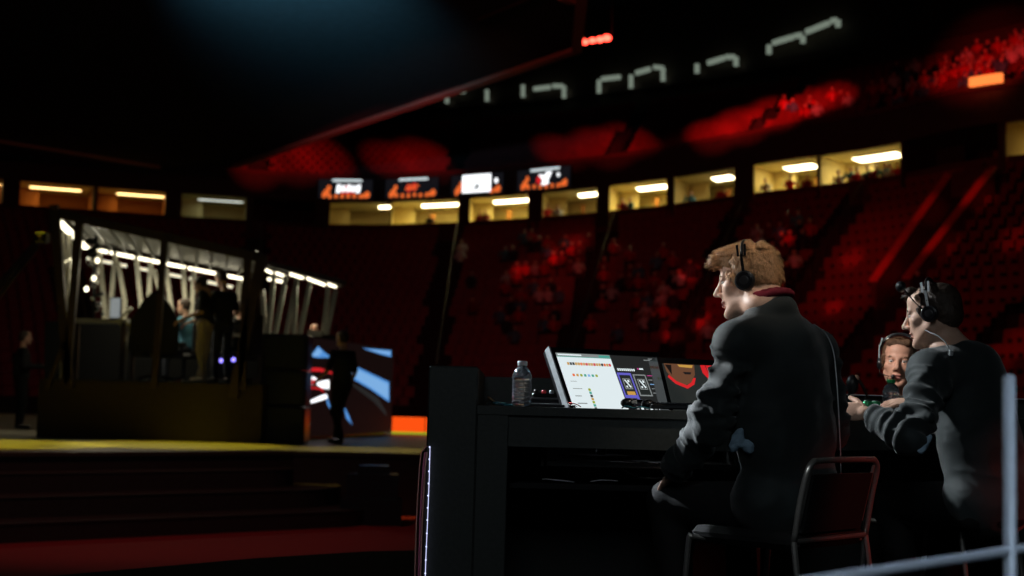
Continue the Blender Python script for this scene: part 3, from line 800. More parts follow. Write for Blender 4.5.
b = MB(); b.box((.36,YF+.03,(ZP+1.70)/2), (.95,.05,1.70-ZP), 'panel'); b.box((1.57,YF+.03,(ZP+1.66)/2), (1.47,.05,1.66-ZP), 'panel'); b.bar((.84,YF,1.662),(2.3,YF,1.662),.06,.004,'greyjack'); dk('front_fascia', b)
b = MB(); b.box((.45,5.62,(ZP+ZD-.2)/2), (.9,.03,ZD-.2-ZP), 'black'); dk('modesty_panel', b)
b = MB(); b.box((.40,5.36,1.295), (.78,.46,.018), 'plastic'); b.bar((.03,5.13,1.297),(.76,5.13,1.297),.012,.02,'plastic'); dk('shelf', b)
# pink acrylic front with led strip, seen edge-on at the left end
def P2(px, py, Y): return W(px, py, Y)
prof = [(427,446),(421.5,452),(419.5,470),(417.5,505),(416,540),(415,580),(414.5,650)]
b = MB(); o = [P2(x-1.0, y, 4.99) for x, y in prof]
def sheet(b, pts, dx, th, dy, m):
    V = []; n = len(pts)
    for p in pts: V += [p+Vector((dx,0,0)), p+Vector((dx+th,0,0)), p+Vector((dx+th,dy,0)), p+Vector((dx,dy,0))]
    F = [(0,1,2,3), tuple(4*(n-1)+k for k in (3,2,1,0))]
    for i in range(n-1):
        for k in range(4): F.append((4*i+k, 4*i+4+k, 4*i+4+(k+1)%4, 4*i+(k+1)%4))
    b.add(V, F, m)
sheet(b, o, 0, .005, 1.1, 'salmon'); sheet(b, o[1:], .012, .007, 1.1, 'pink'); sheet(b, [p+Vector((.0,0,.0)) for p in o[1:]], .020, .004, 1.1, 'salmon')
for k in range(3): b.box(P2(424.5+k*2, 449-k*2.4, 5.08), (.012,.02,.006), 'salmon', rot=Matrix.Rotation(R(-40),3,'Y'))  # pinkish glints at the top, built in as small salmon blocks
acr = dk('acrylic_front', b); acr['label'] = 'pink and salmon translucent acrylic'
b = MB(); sp = [P2(430,447,4.985), P2(429.2,480,4.985), P2(427.6,520,4.985), P2(425.8,560,4.985), P2(424.6,600,4.985)]
b.tube(sp, .0011, 'lstrip', 6)
for k in range(12):
    q = sp[0].lerp(sp[2], k/6) if k < 6 else sp[2].lerp(sp[4], (k-6)/6); b.ball(q + Vector((-.001,-.003,0)), .0032, 'lstrip', 8)
st = b.build('led_strip', acr, world=False)
st.data.transform(Matrix.Translation(-DK.location)); st['label'] = 'white led strip'

# --- bottles and cans
def bottle(name, p, h, r, cap, label, lab=None):
    t = thing(name, label, 'bottle', p); b = MB(); k = h
    prof = [(r*.55,.0),(r*.92,.004),(r,.012)]
    for i in range(6):
        z = .02 + i*(h*.62-.02)/6; prof += [(r, z), (r*.90, z+.005), (r, z+.010)]
    prof += [(r, h*.64),(r*.93, h*.72),(r*.74, h*.81),(r*.46, h*.875),(r*.40, h*.90),(r*.40, h*.95)]
    b.lathe(prof, 'glass', n=28); b.build('bottle_body', t, smooth=True)
    b = MB(); b.lathe([(r*.48,h*.90),(r*.50,h*.905),(r*.50,h*.985),(r*.44,h)], cap, n=20); b.build('cap', t)
    return t
p = W(521.5,404,5.13); bottle('water_bottle', (p.x,5.13,ZD), .163, .036, 'capw', 'clear ribbed water bottle with white cap standing at the left end of desk')
YB = 6.0; p = W(891,405,YB); bottle('soda_bottle', (p.x,YB,ZD), .150, .036, 'capg', 'clear bottle with green cap on the desk before the man facing the camera')
for px, lb in ((867.5,'left one of two green drink cans by the hand of the dark haired man'),(876,'right one of two green drink cans beside the green capped bottle')):
    p = W(px,405,5.9); t = thing('drink_can', lb, 'can', (p.x,5.9,ZD)); r = .020
    b = MB(); b.lathe([(r*.8,0),(r,.006),(r,.048),(r*.85,.056)], 'green', n=20); b.lathe([(r*1.01,.018),(r*1.01,.026)], 'capw', n=20); b.build('can_body', t, smooth=True)
    b = MB(); b.lathe([(r*.85,.056),(r*.8,.058),(r*.74,.0565)], 'alu', n=20); b.box((0,.002,.0585),(.008,.014,.001),'alu'); b.build('lid', t)

# --- monitors
def monitor(name, label, tl, tr, Yl, wdt, hgt, lean, draw, frame='plastic'):
    a = W(*tl, Yl); # top left corner; yaw found from the top right direction
    best = None
    for k in range(0, 70):
        th = R(k); c = a + Vector((math.cos(th), math.sin(th), 0))*wdt
        e = abs(PX(c)[0]-tr[0])
        if best is None or e < best[0]: best = (e, th)
    th = best[1]; ux = Vector((math.cos(th), math.sin(th), 0)); back = Vector((-math.sin(th), math.cos(th), 0))
    uz = Vector((0,0,1))*math.cos(lean) + back*math.sin(lean); nr = ux.cross(uz)
    O = a - uz*hgt        # bottom left
    t = thing(name, label, 'monitor', O)
    print(name, 'yaw', math.degrees(th), 'bottom', O.z, 'tr', PX(a+ux*wdt), 'bl', PX(O), 'br', PX(O+ux*wdt))
    def fr(u, v, d=0): return O + ux*(u*wdt) + uz*(v*hgt) + nr*d
    b = MB(); bz = .022
    V = [fr(0,0,-.004),fr(1,0,-.004),fr(1,1,-.004),fr(0,1,-.004)]; b.slab(V, nr, .035, frame)
    b.slab([fr(.12,.12,-.039),fr(.88,.12,-.039),fr(.88,.88,-.039),fr(.12,.88,-.039)], nr, .02, frame)
    b.build('housing', t, world=True)
    b = MB(); u_, v_ = bz/wdt, bz/hgt
    for q in ((0,0,1,v_*1.3),(0,1-v_,1,1),(0,v_,u_,1-v_),(1-u_,v_,1,1-v_)): b.slab([fr(q[0],q[1],.004),fr(q[2],q[1],.004),fr(q[2],q[3],.004),fr(q[0],q[3],.004)], nr, .01, 'gloss')
    b.build('bezel', t, world=True)
    b = MB(); b.bar(fr(.0,.0,-.006), fr(.0,1,-.006), .006, .03, 'greyjack' if frame == 'plastic' else 'gloss'); b.build('side_trim', t, world=True)
    b = MB()
    def S(u, v, d): return fr(u_ + u*(1-2*u_), v_*1.3 + v*(1-2.3*v_), .0005+d*.0004)
    def q(u0, v0, u1, v1, m, d=1): b.slab([S(u0,v0,d),S(u1,v0,d),S(u1,v1,d),S(u0,v1,d)], nr, .0003, m)
    def pl(pts, m, d=1): b.slab([S(u,v,d) for u, v in pts], nr, .0003, m)
    draw(q, pl); b.build('screen', t, world=True)
    b = MB(); c = fr(.5,.4,-.06); b.tube([c, (c.x+back.x*.06, c.y+back.y*.06, ZD-.17)], .02, 'plastic', 10); b.box((c.x+back.x*.06, c.y+back.y*.06, ZD-.18), (.2,.14,.014), 'plastic', rot=Matrix.Rotation(th,3,'Z'), bev=.004); b.build('stand', t, world=True)
    return t
rs = random.Random(5)
def draw1(q, pl):
    q(0,0,1,1,'ldk',0)
    q(0,0,.535,.945,'lw',1); q(0,.945,.535,1,'lgry',1); q(.02,.96,.25,.985,'lw',2); q(.42,.952,.53,.985,'lteal',2); q(0,.935,.535,.945,'lteal',2)
    for k in range(17): q(.085+k*.0255,.80,.105+k*.0255,.845,('lgol','lred','ldk','lfla')[rs.randrange(4)] if k%3 else 'lgol',2)
    for k in range(7): q(.10+k*.037,.61,.122+k*.037,.65,('lfla','lgol','lgrn','lteal','lbl2','lteal','lgrn')[k],2)
    for k in range(7): q(.205,.37-k*.052,.228,.41-k*.052,('lgrn','lteal','ldk','lgol')[k%4],2)
    for k in range(4): q(.06,.52-k*.003-k*.12,.12+.03*(k%2),.527-k*.12,'lgry',2)
    q(.55,.0,1,.2,'lblk',1)
    # heading and cards
    for k in range(9): q(.565+k*.02,.735,.579+k*.02,.775,'lw',2)
    q(.77,.765,.785,.79,'lmag',2); q(.79,.765,.83,.79,'lw',2); q(.87,.93,.98,.945,'lgry',2); q(.92,.955,.97,.97,'lgry',2)
    q(.545,.27,.685,.70,'lvio',2); q(.56,.32,.67,.66,'lshirt',3); q(.70,.31,.83,.68,'lgry',2); q(.712,.33,.818,.66,'lshirt',3)
    for x0 in (.578,.728):
        q(x0,.42,x0+.076,.60,'lgry',4); q(x0+.008,.435,x0+.068,.585,'lblk',5)
        pl([(x0+.012,.575),(x0+.026,.578),(x0+.066,.455),(x0+.052,.44)],'lw',6); q(x0+.044,.535,x0+.062,.575,'lw',6); q(x0+.014,.445,x0+.03,.475,'lw',6)
    q(.58,.32,.66,.38,'lgol',4)
    q(.66,.2,.685,.3,'lvio',3); q(.66,.2,.70,.23,'lblu',3)
    for k, (m, w_) in enumerate((('lmag',.08),('lgry',.04),('lbl2',.09),('lgry',.03),('lgry',.06))): q(.845,.66-k*.075,.845+w_,.672-k*.075,m,2)
    q(.74,.17,.83,.19,'lblu',2); q(.87,.18,.93,.24,'lteal',2)
    for k in range(8): q(.62+k*.045,.07,.645+k*.045,.13,'lw' if k%2 else 'lgry',2)
monitor('computer_monitor', 'wide monitor left of the blond man, half white window and half dark page', (548,347.5), (658,357.5), 5.22, .50, .31, R(33), draw1)
def draw2(q, pl):
    q(0,0,1,1,'lshirt',0)
    pl([(.03,1),(.42,1),(.40,.82),(.33,.68),(.22,.60),(.10,.72),(.04,.86)],'lskin',1)
    pl([(.20,.99),(.40,.99),(.38,.94),(.22,.95)],'lgol',2); pl([(.25,.86),(.36,.86),(.34,.82),(.27,.82)],'lblk',2); pl([(.04,.98),(.12,.98),(.1,.8)],'lmar',2)
    pl([(.04,.76),(.12,.64),(.26,.56),(.36,.64),(.40,.76),(.37,.76),(.33,.68),(.26,.62),(.14,.69),(.06,.80)],'lred',2)
    pl([(.50,1),(.56,1),(.60,.74),(.56,.76),(.51,.86)],'lred',1); pl([(.57,1),(.74,1),(.76,.66),(.70,.68),(.66,.78),(.60,.76)],'lred',1); pl([(.80,1),(.96,1),(.96,.7),(.84,.72)],'lmar',1)
    pl([(.80,0),(.84,1),(.87,1),(.86,0)],'ldk',2)
    # chest lettering OURA
    x = .385
    def L_(x, y, segs):
        for (a, c, d, e) in segs: q(x+a*.03, y+c*.075, x+d*.03, y+e*.075, 'lgry', 3)
    L_(x,.40,[(0,0,1,.22),(0,.78,1,1),(0,.1,.28,.9),(.72,.1,1,.9)]); L_(x+.04,.385,[(0,0,1,.22),(0,.1,.28,1),(.72,.1,1,1)])
    L_(x+.08,.37,[(0,0,.28,1),(0,.78,1,1),(0,.4,1,.6),(.72,.5,1,.9),(.66,0,1,.4)]); L_(x+.12,.355,[(0,0,.28,.9),(.72,0,1,.9),(0,.78,1,1),(0,.35,1,.52)])
    q(.05,.20,.09,.25,'lred',3); q(.09,.205,.30,.225,'lmar',3)
    for k in range(10): q(.07+k*.034,.10-.002*k,.095+k*.034,.135-.002*k,'lgry',3)
monitor('computer_monitor', 'glossy black monitor beside the elbow of the blond man showing dark jersey', (655.5,357.5), (740,364), 5.24, .45, .27, R(20), draw2, 'gloss')

# --- small things on the desk
p = W(548,398,5.42); t = thing('audio_recorder', 'black audio pack with red and grey buttons between water bottle and monitor', 'device', (p.x,5.42,ZD), R(-14))
b = MB(); b.box((0,0,.018), (.135,.10,.036), 'plastic', bev=.008); b.box((0,.01,.043), (.12,.07,.018), 'plastic', bev=.006); b.build('body', t)
for k, (x, m) in enumerate(((-.042,'plastic'),(-.012,'redc'),(.018,'greyjack'),(.045,'plastic'))):
    b = MB(); b.lathe([(.009,.05),(.009,.060),(.007,.063)], m, c=(x,-.02,0), n=12); b.build('knob', t)
p = W(549,403,5.16); t = thing('tablet', 'flat black tablet with papers lying at the front edge of the desk', 'tablet', (p.x,5.17,ZD), R(-4))
b = MB(); b.box((.0,0,.005), (.20,.11,.010), 'plastic', bev=.003); b.build('body', t)
b = MB(); b.box((-.01,.01,.012), (.11,.07,.003), 'greyjack', rot=Matrix.Rotation(R(6),3,'Z')); b.build('paper', t)
def cable(name, pts, r, m, label, cat='cable'):
    t = MB(); q = catmull(pts, 6); t.tube(q, r, m, 6); o = Vector(pts[0]); return tag(t.build(name, loc=o, smooth=True), label, cat)
def D(px, Y, dz=.004): 
    q = W(px, 404, Y); return Vector((q.x, Y, ZD+dz))
cable('cable', [D(487,5.2),D(497,5.12,.012),D(506,5.3,.008),D(514,5.16),D(502,5.1,.004),D(493,5.4)], .0032, 'teal', 'teal cable coiled on the desk left of the water bottle')
cable('cable', [D(484,5.5),D(489,5.2,.02),D(494,5.14,.006),D(488,5.3,.028),D(497,5.5)], .005, 'plastic', 'thick black cable against the raised end panel of the desk')
cable('cable', [D(561,5.3,.02),D(570,5.08,.018),D(577,5.05,.012),D(581,5.04,.004)], .0018, 'redc', 'thin red cable looping over desk edge by the white screen window')
cable('cable', [D(560,5.3,.012),D(566,5.12,.012),D(574,5.06,.008),D(577,5.04,.004)], .0015, 'greyjack', 'thin white cable beside the red one at the foot of the monitor')
hs = D(636,5.10); t = thing('headphones', 'black headphones with shiny joints lying before the two monitors', 'headphones', hs)
b = MB(); b.ball((-.03,.0,.018), .026, 'plastic', 14, (1,.8,.7)); b.ball((.045,.02,.016), .026, 'plastic', 14, (1,.8,.65)); b.build('ear_cup', t, smooth=True)
b = MB(); b.tube(catmull([(-.03,0,.03),(-.01,.06,.028),(.03,.09,.026),(.06,.07,.024),(.05,.02,.026)],6), .006, 'gloss', 8); b.build('headband', t, smooth=True)
b = MB(); b.box((-.008,-.018,.022), (.02,.01,.012), 'greyjack', bev=.002); b.build('joint', t); b = MB(); b.box((.065,-.01,.018), (.014,.01,.012), 'alu', bev=.002); b.build('joint', t)
cable('cable', [D(622,5.06),D(626,5.04,.012),D(634,5.05,.006),D(642,5.03,.01),D(650,5.06,.004)], .0028, 'teal', 'teal cable in front of the black headphones')
t = thing('keyboard', 'black keyboard lying under the dark jersey monitor', 'keyboard', D(672,5.09), R(4))
b = MB(); b.box((0,0,.009), (.16,.07,.018), 'plastic', bev=.004); b.build('body', t)
b = MB()
for i in range(10):
    for j in range(4): b.box((-.07+i*.0155,-.025+j*.016,.021), (.012,.012,.006), 'gloss', bev=.001)
b.build('keys', t)
# cables on the shelf under the desk
def Sh(px, py, Y): return W(px, py, Y)
cable('cable', [Sh(542,479,5.2),Sh(556,480,5.18),Sh(574,482,5.2)], .0028, 'greyjack', 'short grey cable on the left of the shelf under the desk')
cable('cable', [Sh(590,482,5.2),Sh(602,480,5.18),Sh(618,481,5.2)], .0022, 'greyjack', 'pale cable in the middle of the shelf under the desk')
cable('cable', [Sh(618,465,5.3),Sh(626,471,5.28),Sh(640,477,5.26),Sh(660,478,5.24),Sh(668,475,5.2)], .0022, 'greyjack', 'thin white cable hanging below the desktop left of the knee')
# microphone on bent stand at the far right of the desk
mp = Vector((W(852,400,6.0).x, 6.0, ZD)); t = thing('desk_microphone', 'dark round headed microphone on a bent stand between the two men in suits', 'microphone', mp)
b = MB(); b.lathe([(.04,0),(.04,.008),(.01,.014)], 'plastic', n=20); b.tube(catmull([(0,0,.01),(-.012,0,.05),(-.01,0,.09),(0,0,.12)],5), .006, 'plastic', 8); b.build('stand', t)
b = MB(); b.ball((.0,0,.125), .034, 'plastic', 14, (.8,.8,1.25)); b.build('foam_head', t, smooth=True)
b = MB(); b.ball((.018,-.005,.155), .012, 'skin2', 10); b.tube([(.02,0,.155),(.05,.02,.12),(.08,.05,.07)], [.008,.007,.004], 'dsteel', 8); b.build('boom', t)

# --- chairs
def stack_chair(loc, rz, label, wd=.45):
    t = thing('banquet_chair', label, 'chair', loc, rz, 'chrome banquet chairs at the desk'); w = wd/2
    # local: y forward, back at y=0
    b = MB(); zt = .71; lean = -.045
    loop = catmull([(-w,0,.45),(-w,lean*.5,.58),(-w+.004,lean,zt-.035),(-w+.03,lean-.005,zt-.004),(-w+.06,lean-.005,zt),(0,lean-.008,zt+.002),(w-.06,lean-.005,zt),(w-.03,lean-.005,zt-.004),(w-.004,lean,zt-.035),(w,lean*.5,.58),(w,0,.45)], 5)
    b.tube(loop, .0105, 'chrome', 8); b.build('back_frame', t, smooth=True)
    b = MB(); b.slab([(-w+.045,-.006,.475),(w-.045,-.006,.475),(w-.04,lean-.004,zt-.045),(-w+.04,lean-.004,zt-.045)][::1], (0,-1,0), .03, 'vinyl'); b.build('backrest', t)
    for s in (-1,1):
        b = MB(); b.tube([(s*(w-.03),.0,.50),(s*(w-.028),lean,zt-.02)], .0055, 'chrome', 6); b.build('back_strut', t)
    b = MB(); b.box((0,.20,.447), (wd+.03,.40,.055), 'trouser', bev=.02); b.build('seat', t)
    b = MB()
    for pts in (((-w,-.0,.45),(w,0,.45)),((-w+.02,.36,.43),(w-.02,.36,.43)),((-w+.03,0,.44),(-w+.03,.36,.43)),((w-.03,0,.44),(w-.03,.36,.43))): b.tube(pts, .0085, 'chrome', 8)
    b.build('seat_frame', t)
    for s in (-1,1):
        b = MB(); b.tube([(s*w,0,.45),(s*(w+.01),-.06,.02)], .0105, 'chrome', 8); b.lathe([(.014,0),(.014,.02)], 'plastic', c=(s*(w+.01),-.062,0), n=10); b.build('leg', t)
        b = MB(); b.tube(catmull([(s*(w+.0),.34,.435),(s*(w+.016),.385,.435),(s*(w+.02),.40,.40),(s*(w+.02),.43,.02)],4), .0105, 'chrome', 8); b.lathe([(.014,0),(.014,.02)], 'plastic', c=(s*(w+.02),.43,0), n=10); b.build('leg', t)
    return t
def chair_from_bar(l, r, label):
    def wz(px, py): return WZ(px, py, ZP+.45)
    A_, B_ = wz(*l), wz(*r); c = (A_+B_)/2; d = B_-A_; rz = math.atan2(d.y, d.x); print('chair', d.length, math.degrees(rz), c)
    return stack_chair((c.x, c.y, ZP), rz, label, min(.46, max(.42, d.length))), c, rz
ch1, c1, rz1 = chair_from_bar((793,542), (866,534.5), 'chrome framed black chair under the blond man in the dark suit')
ch2, c2, rz2 = chair_from_bar((956,524.6), (1018,519), 'chrome framed black chair under the dark haired man, partly behind the rail post')
# --- camera-side metal rail
t = thing('handrail', 'brushed metal handrail with upright post near the camera at lower right', 'railing', W(1012,700,2.3))
pt = W(1009,378,2.3); b = MB(); pb = Vector((pt.x+.006, 2.3, .1)); b.tube([pb, pt], .0105, 'rail', 14); b.lathe([(.0105,0),(.009,.004),(.004,.006)], 'rail', c=pt, n=14); b.build('post', t, world=True, smooth=True)
b = MB(); b.tube([W(640,610,1.75), W(820,580,1.98), W(1008,551,2.3), W(1100,538,2.45)], .0085, 'rail', 12); b.build('rail', t, world=True, smooth=True)
# ================================================================= GLASS BOOTHS ON THE STAGE
ZB = 1.745
def roofpt(px, py, Y): return W(px, py, Y)
YF1, YR1 = 21.5, 24.6
t = thing('player_booth', 'long booth on a dark plinth with slanted pale posts and bright roof lights', 'booth', (-5.3,23,ZS))
def bt(name, b, **k): return b.build(name, t, world=True, **k)
FL, FR, RR, RL = W(58,214,YF1), W(262,258,YF1), W(252,275,YR1), W(86,242,YR1)
b = MB(); xl, xr = W(38,400,YF1).x, W(262,400,YF1).x
b.prism([(xl,YF1),(xr,YF1),(xr+.2,YR1+.6),(xl-.3,YR1+.6)], ZS, ZB-.02, 'riser'); bt('plinth', b)
b = MB(); b.prism([(xl+.05,YF1+.03),(xr-.05,YF1+.03),(xr+.15,YR1+.55),(xl-.25,YR1+.55)], ZB-.02, ZB, 'panel'); bt('floor_deck', b)
b = MB(); n_ = (RL-FL).cross(FR-FL); n_ = n_ if n_.z < 0 else -n_
b.slab([FL, RL, RR, FR], n_, .06, 'bceil')
for k in range(1,12):
    a, c = FL.lerp(FR, k/12), RL.lerp(RR, k/12); b.bar(a-Vector((0,0,.06)), c-Vector((0,0,.06)), .03, .04, 'bceil')
bt('roof', b)
b = MB()
for a, c in ((FL,FR),(FR,RR),(RL,RR),(FL,RL)): b.bar(a, c, .12, .14, 'dsteel')
bt('roof_frame', b)
# lights: along the left edge, then along the rear edge, with broken second row
def strip(a, c, w=.07, m='strip'): 
    b = MB(); b.bar(a, c, w, .05, m); bt('light_strip', b)
dz = Vector((0,0,-.10))
strip(FL.lerp(RL,.06)+dz, FL.lerp(RL,.42)+dz, .09); strip(FL.lerp(RL,.55)+dz, RL+dz, .08)
for f0, f1 in ((.02,.13),(.15,.30),(.32,.47),(.49,.60),(.62,.78),(.80,.97)): strip(RL.lerp(RR,f0)+dz, RL.lerp(RR,f1)+dz)
dz2 = Vector((0,.1,-.27))
for f0, f1 in ((.0,.24),(.30,.42),(.50,.58),(.62,.88)): strip(RL.lerp(RR,f0)+dz2, RL.lerp(RR,f1)+dz2, .03, 'strip2')
strip(W(95,228,23.4), W(106,234,23.4), .05)
# pale slanted posts of the rear side, each one its own piece
for (x0,y0,x1,y1) in ((99,248,105,310),(116,248,111,306),(118,262,125,300),(136,255,141,302),(151,258,149,302),(154,270,165,308),(166,268,172,312),(183,266,186,310),(194,268,192,312),(240,276,236,330),(62,232,68,330),(70,228,66,320)):
    b = MB(); Y = YR1 if x0 > 90 else 22.8; b.bar(W(x0,y0,Y), W(x1,y1,Y), .07, .07, 'steel', up=(0,1,0)); 
    q = W(x1,y1,Y); b.bar(q, (q.x+(x1-x0)*.004, q.y, ZB), .07, .07, 'steel', up=(0,1,0)); bt('rear_post', b)
for (x0,y0,x1,y1,w) in ((54,205,69,388,.13),(80,216,66,384,.11),(165,236,154,388,.09),(248,252,242,390,.11),(263,255,233,398,.15),(66,340,47,390,.06)):
    b = MB(); b.bar(W(x0,y0,YF1-.05), W(x1,y1,YF1-.05), w, .1, 'dsteel', up=(0,1,0)); bt('front_post', b)
b = MB(); b.bar(W(45,352,YR1-.08), W(258,348,YR1-.08), .06, 1.05, 'platf'); bt('rear_sill', b)
light('AREA', (FL.lerp(RR,.5)+Vector((0,.3,-.35))), 26, (1,.90,.62), (FL.lerp(RR,.5)+Vector((0,.3,-3))), size=1.6, name='booth_light')
light('AREA', (FL.lerp(RL,.5)+Vector((.2,0,-.4))), 16, (1,.92,.7), (-5.6,23,ZB+.4), size=.6, name='booth_light')

# second booth further back
t = thing('player_booth', 'farther glass booth with leaning pale posts behind the loudspeaker tower', 'booth', (-5,31,ZS))
Y2F, Y2R = 29.5, 31.5
FL, FR, RR, RL = W(262,262,Y2F), W(344,283,Y2F), W(338,286,Y2R), W(262,270,Y2R)
b = MB(); x0_, x1_ = W(252,400,Y2F).x, W(336,400,Y2F).x; b.prism([(x0_,Y2F),(x1_,Y2F),(x1_,Y2R+.3),(x0_,Y2R+.3)], ZS, ZB-.1, 'riser'); b.prism([(x0_,Y2F),(x1_,Y2F),(x1_,Y2R+.3),(x0_,Y2R+.3)], ZB-.1, ZB, 'panel'); bt('plinth', b)
b = MB(); b.box(((x0_+x1_)/2,Y2F+.25,ZB+.55), (x1_-x0_,.4,1.1), 'riser'); bt('player_desk', b)
b = MB(); b.slab([FL, RL, RR, FR], (0,0,-1), .06, 'bceil'); bt('roof', b)
b = MB()
for a, c in ((FL,FR),(FR,RR),(RL,RR)): b.bar(a, c, .1, .1, 'dsteel')
bt('roof_frame', b)
for (xa,ya,xb,yb) in ((266,270,272,273),(276,273,286,277),(290,274,303,278),(307,278,311,280),(311,280,325,285),(328,284,336,287),(256,252,259,262),(268,279,285,282)): strip(W(xa,ya,Y2F+.4), W(xb,yb,Y2F+.4), .10)
for (xa,ya,xb,yb) in ((274,275,268,335),(286,276,275,335),(297,278,286,336),(296,284,294,334),(310,281,300,334),(328,288,323,337),(336,290,326,338),(262,290,266,340)):
    b = MB(); b.bar(W(xa,ya,Y2F+.3), W(xb,yb,Y2F+.3), .09, .09, 'steel', up=(0,1,0)); bt('post', b)
b = MB(); b.bar(W(308,333,Y2F+.1), W(322,334,Y2F+.1), .2, .12, 'steel'); bt('inner_sill', b)
light('AREA', (FL.lerp(RR,.5)+Vector((0,0,-.3))), 26, (1,.9,.65), (FL.lerp(RR,.5)+Vector((0,0,-3))), size=1.0, name='booth_light')

# furniture in the first booth
zf = ZB
def onfloor(px, Y): p = W(px, 380, Y); return Vector((p.x, Y, ZB))
t = thing('player_table', 'long dark table with legs in the left half of the front booth', 'table', onfloor(98,22.6))
b = MB(); b.box((.0,0,.93), (1.0,.7,.05), 'steel'); b.build('tabletop', t)
for sx in (-.45,.45):
    for sy in (-.3,.3): b = MB(); b.box((sx,sy,.45), (.06,.06,.91), 'dsteel'); b.build('leg', t)
t = thing('player_table', 'small side table beside the standing men in the booth', 'table', onfloor(229,23.2))
b = MB(); b.box((0,0,.78), (.42,.6,.05), 'steel'); b.build('tabletop', t)
for sx in (-.18,.18): b = MB(); b.box((sx,0,.38), (.05,.5,.75), 'dsteel'); b.build('leg', t)
t = thing('computer_tower', 'black computer case with two violet lights under the side table', 'computer', onfloor(229,22.9)); b = MB(); b.box((0,0,.25), (.26,.4,.5), 'plastic', bev=.01); b.build('case', t)
for dx, dz_ in ((-.09,.36),(.10,.38)): b = MB(); b.ball((dx,-.215,dz_), .035, 'blu_l', 8); b.build('led_fan', t)
t = thing('paper_cup', 'pale cup on the side table in the booth', 'cup', onfloor(227,23.0)+Vector((0,0,.60))); 
b = MB(); b.lathe([(.05,0),(.06,.16)], 'cream', n=14); b.build('cup', t)
bpy.data.objects.remove(t.children[0]) if False else None
t = thing('booth_monitor', 'upright pale blue screen on the table in the booth', 'monitor', onfloor(112,22.5)+Vector((0,0,.955)))
b = MB(); b.box((0,0,.19), (.18,.03,.34), 'plastic', bev=.005); b.lathe([(.09,0),(.09,.012),(.02,.02)], 'plastic', n=14); b.build('housing', t)
b = MB(); b.box((0,-.018,.19), (.155,.004,.31), 'lgry'); b.build('screen', t)
t = thing('equipment_rack', 'silvery cluster of camera gear and cables at the left end of the booth', 'equipment', onfloor(90,22.2)+Vector((0,0,.955)))
b = MB(); rr = random.Random(2)
for k in range(16): b.box((rr.uniform(-.12,.12),rr.uniform(-.1,.1),.08+k*.075), (rr.uniform(.05,.14),.08,rr.uniform(.04,.1)), rr.choice(['plastic','plastic','alu','steel']), rot=Matrix.Rotation(rr.uniform(-.6,.6),3,'Y'), bev=.008)
b.build('gear', t)
b = MB(); b.tube([(0,0,0),(-.02,0,1.3)], .03, 'plastic', 8); b.build('mast', t)
for dx, dz_ in ((.02,.62),(-.09,.45),(.06,.90)): b = MB(); b.ball((dx,-.12,dz_), .045, 'strip', 8, (.8,.5,1)); b.build('work_light', t)
t = thing('desk_lamp_arm', 'silver bent microphone arm between the blue screen and dark chair', 'arm', onfloor(124,22.5)+Vector((0,0,.0)))
b = MB(); b.tube([(0,0,0),(0,0,.75),(-.12,0,.95),(.06,0,1.15)], .035, 'steel', 8); b.tube([(-.02,0,.7),(.08,0,.95)], .05, 'steel', 8); b.build('arm', t)
t = thing('high_back_chair', 'big dark high backed chair standing with its back to us in booth', 'chair', onfloor(152,22.3))
b = MB(); V = [(-.40,.45),(.40,.45),(.38,.95),(.22,1.22),(.07,1.40),(-.07,1.40),(-.22,1.22),(-.38,.95)]
b.add([(x,0,z) for x,z in V]+[(x*.92,.14,z) for x,z in V], [tuple(range(8)), tuple(range(15,7,-1))]+[((i+1)%8,i,8+i,8+(i+1)%8) for i in range(8)], 'vinyl'); b.build('backrest', t)
b = MB(); b.box((0,.28,.45), (.7,.55,.14), 'vinyl', bev=.03); b.build('seat', t)
for s in (-1,1): b = MB(); b.box((s*.38,.25,.6), (.08,.4,.06), 'vinyl', bev=.01); b.box((s*.38,.25,.52), (.04,.05,.14), 'plastic'); b.build('armrest', t)
b = MB(); b.tube([(0,.2,.08),(0,.2,.4)], .04, 'plastic', 8)
for k in range(5): b.bar((0,.2,.1), (.3*math.cos(k*1.2566), .2+.3*math.sin(k*1.2566), .04), .05, .04, 'plastic')
b.build('base', t)
# camera crane at the far left
t = thing('camera_crane', 'thin camera crane arm rising to the right at far left of the stage', 'crane', W(6,440,18.5))
b = MB(); b.bar(W(-40,330,18.5), W(42,236,18.5), .05, .07, 'dsteel'); b.bar(W(-40,345,18.5), W(38,246,18.5), .03, .05, 'dsteel')
for k in range(7): b.bar(W(-40,330,18.5).lerp(W(42,236,18.5),k/7), W(-40,345,18.5).lerp(W(38,246,18.5),(k+.5)/7), .03, .03, 'dsteel')
b.build('arm', t, world=True)
b = MB(); c = W(42,238,18.5); b.box(c, (.16,.2,.14), 'plastic', bev=.02); b.ball(c+Vector((0,-.1,0)), .04, 'dsteel', 8); b.build('camera_head', t, world=True)
b = MB(); c = W(-20,306,18.5); b.tube([c, (c.x, 18.5, ZS-.2)], .07, 'plastic', 8); b.build('column', t, world=True)
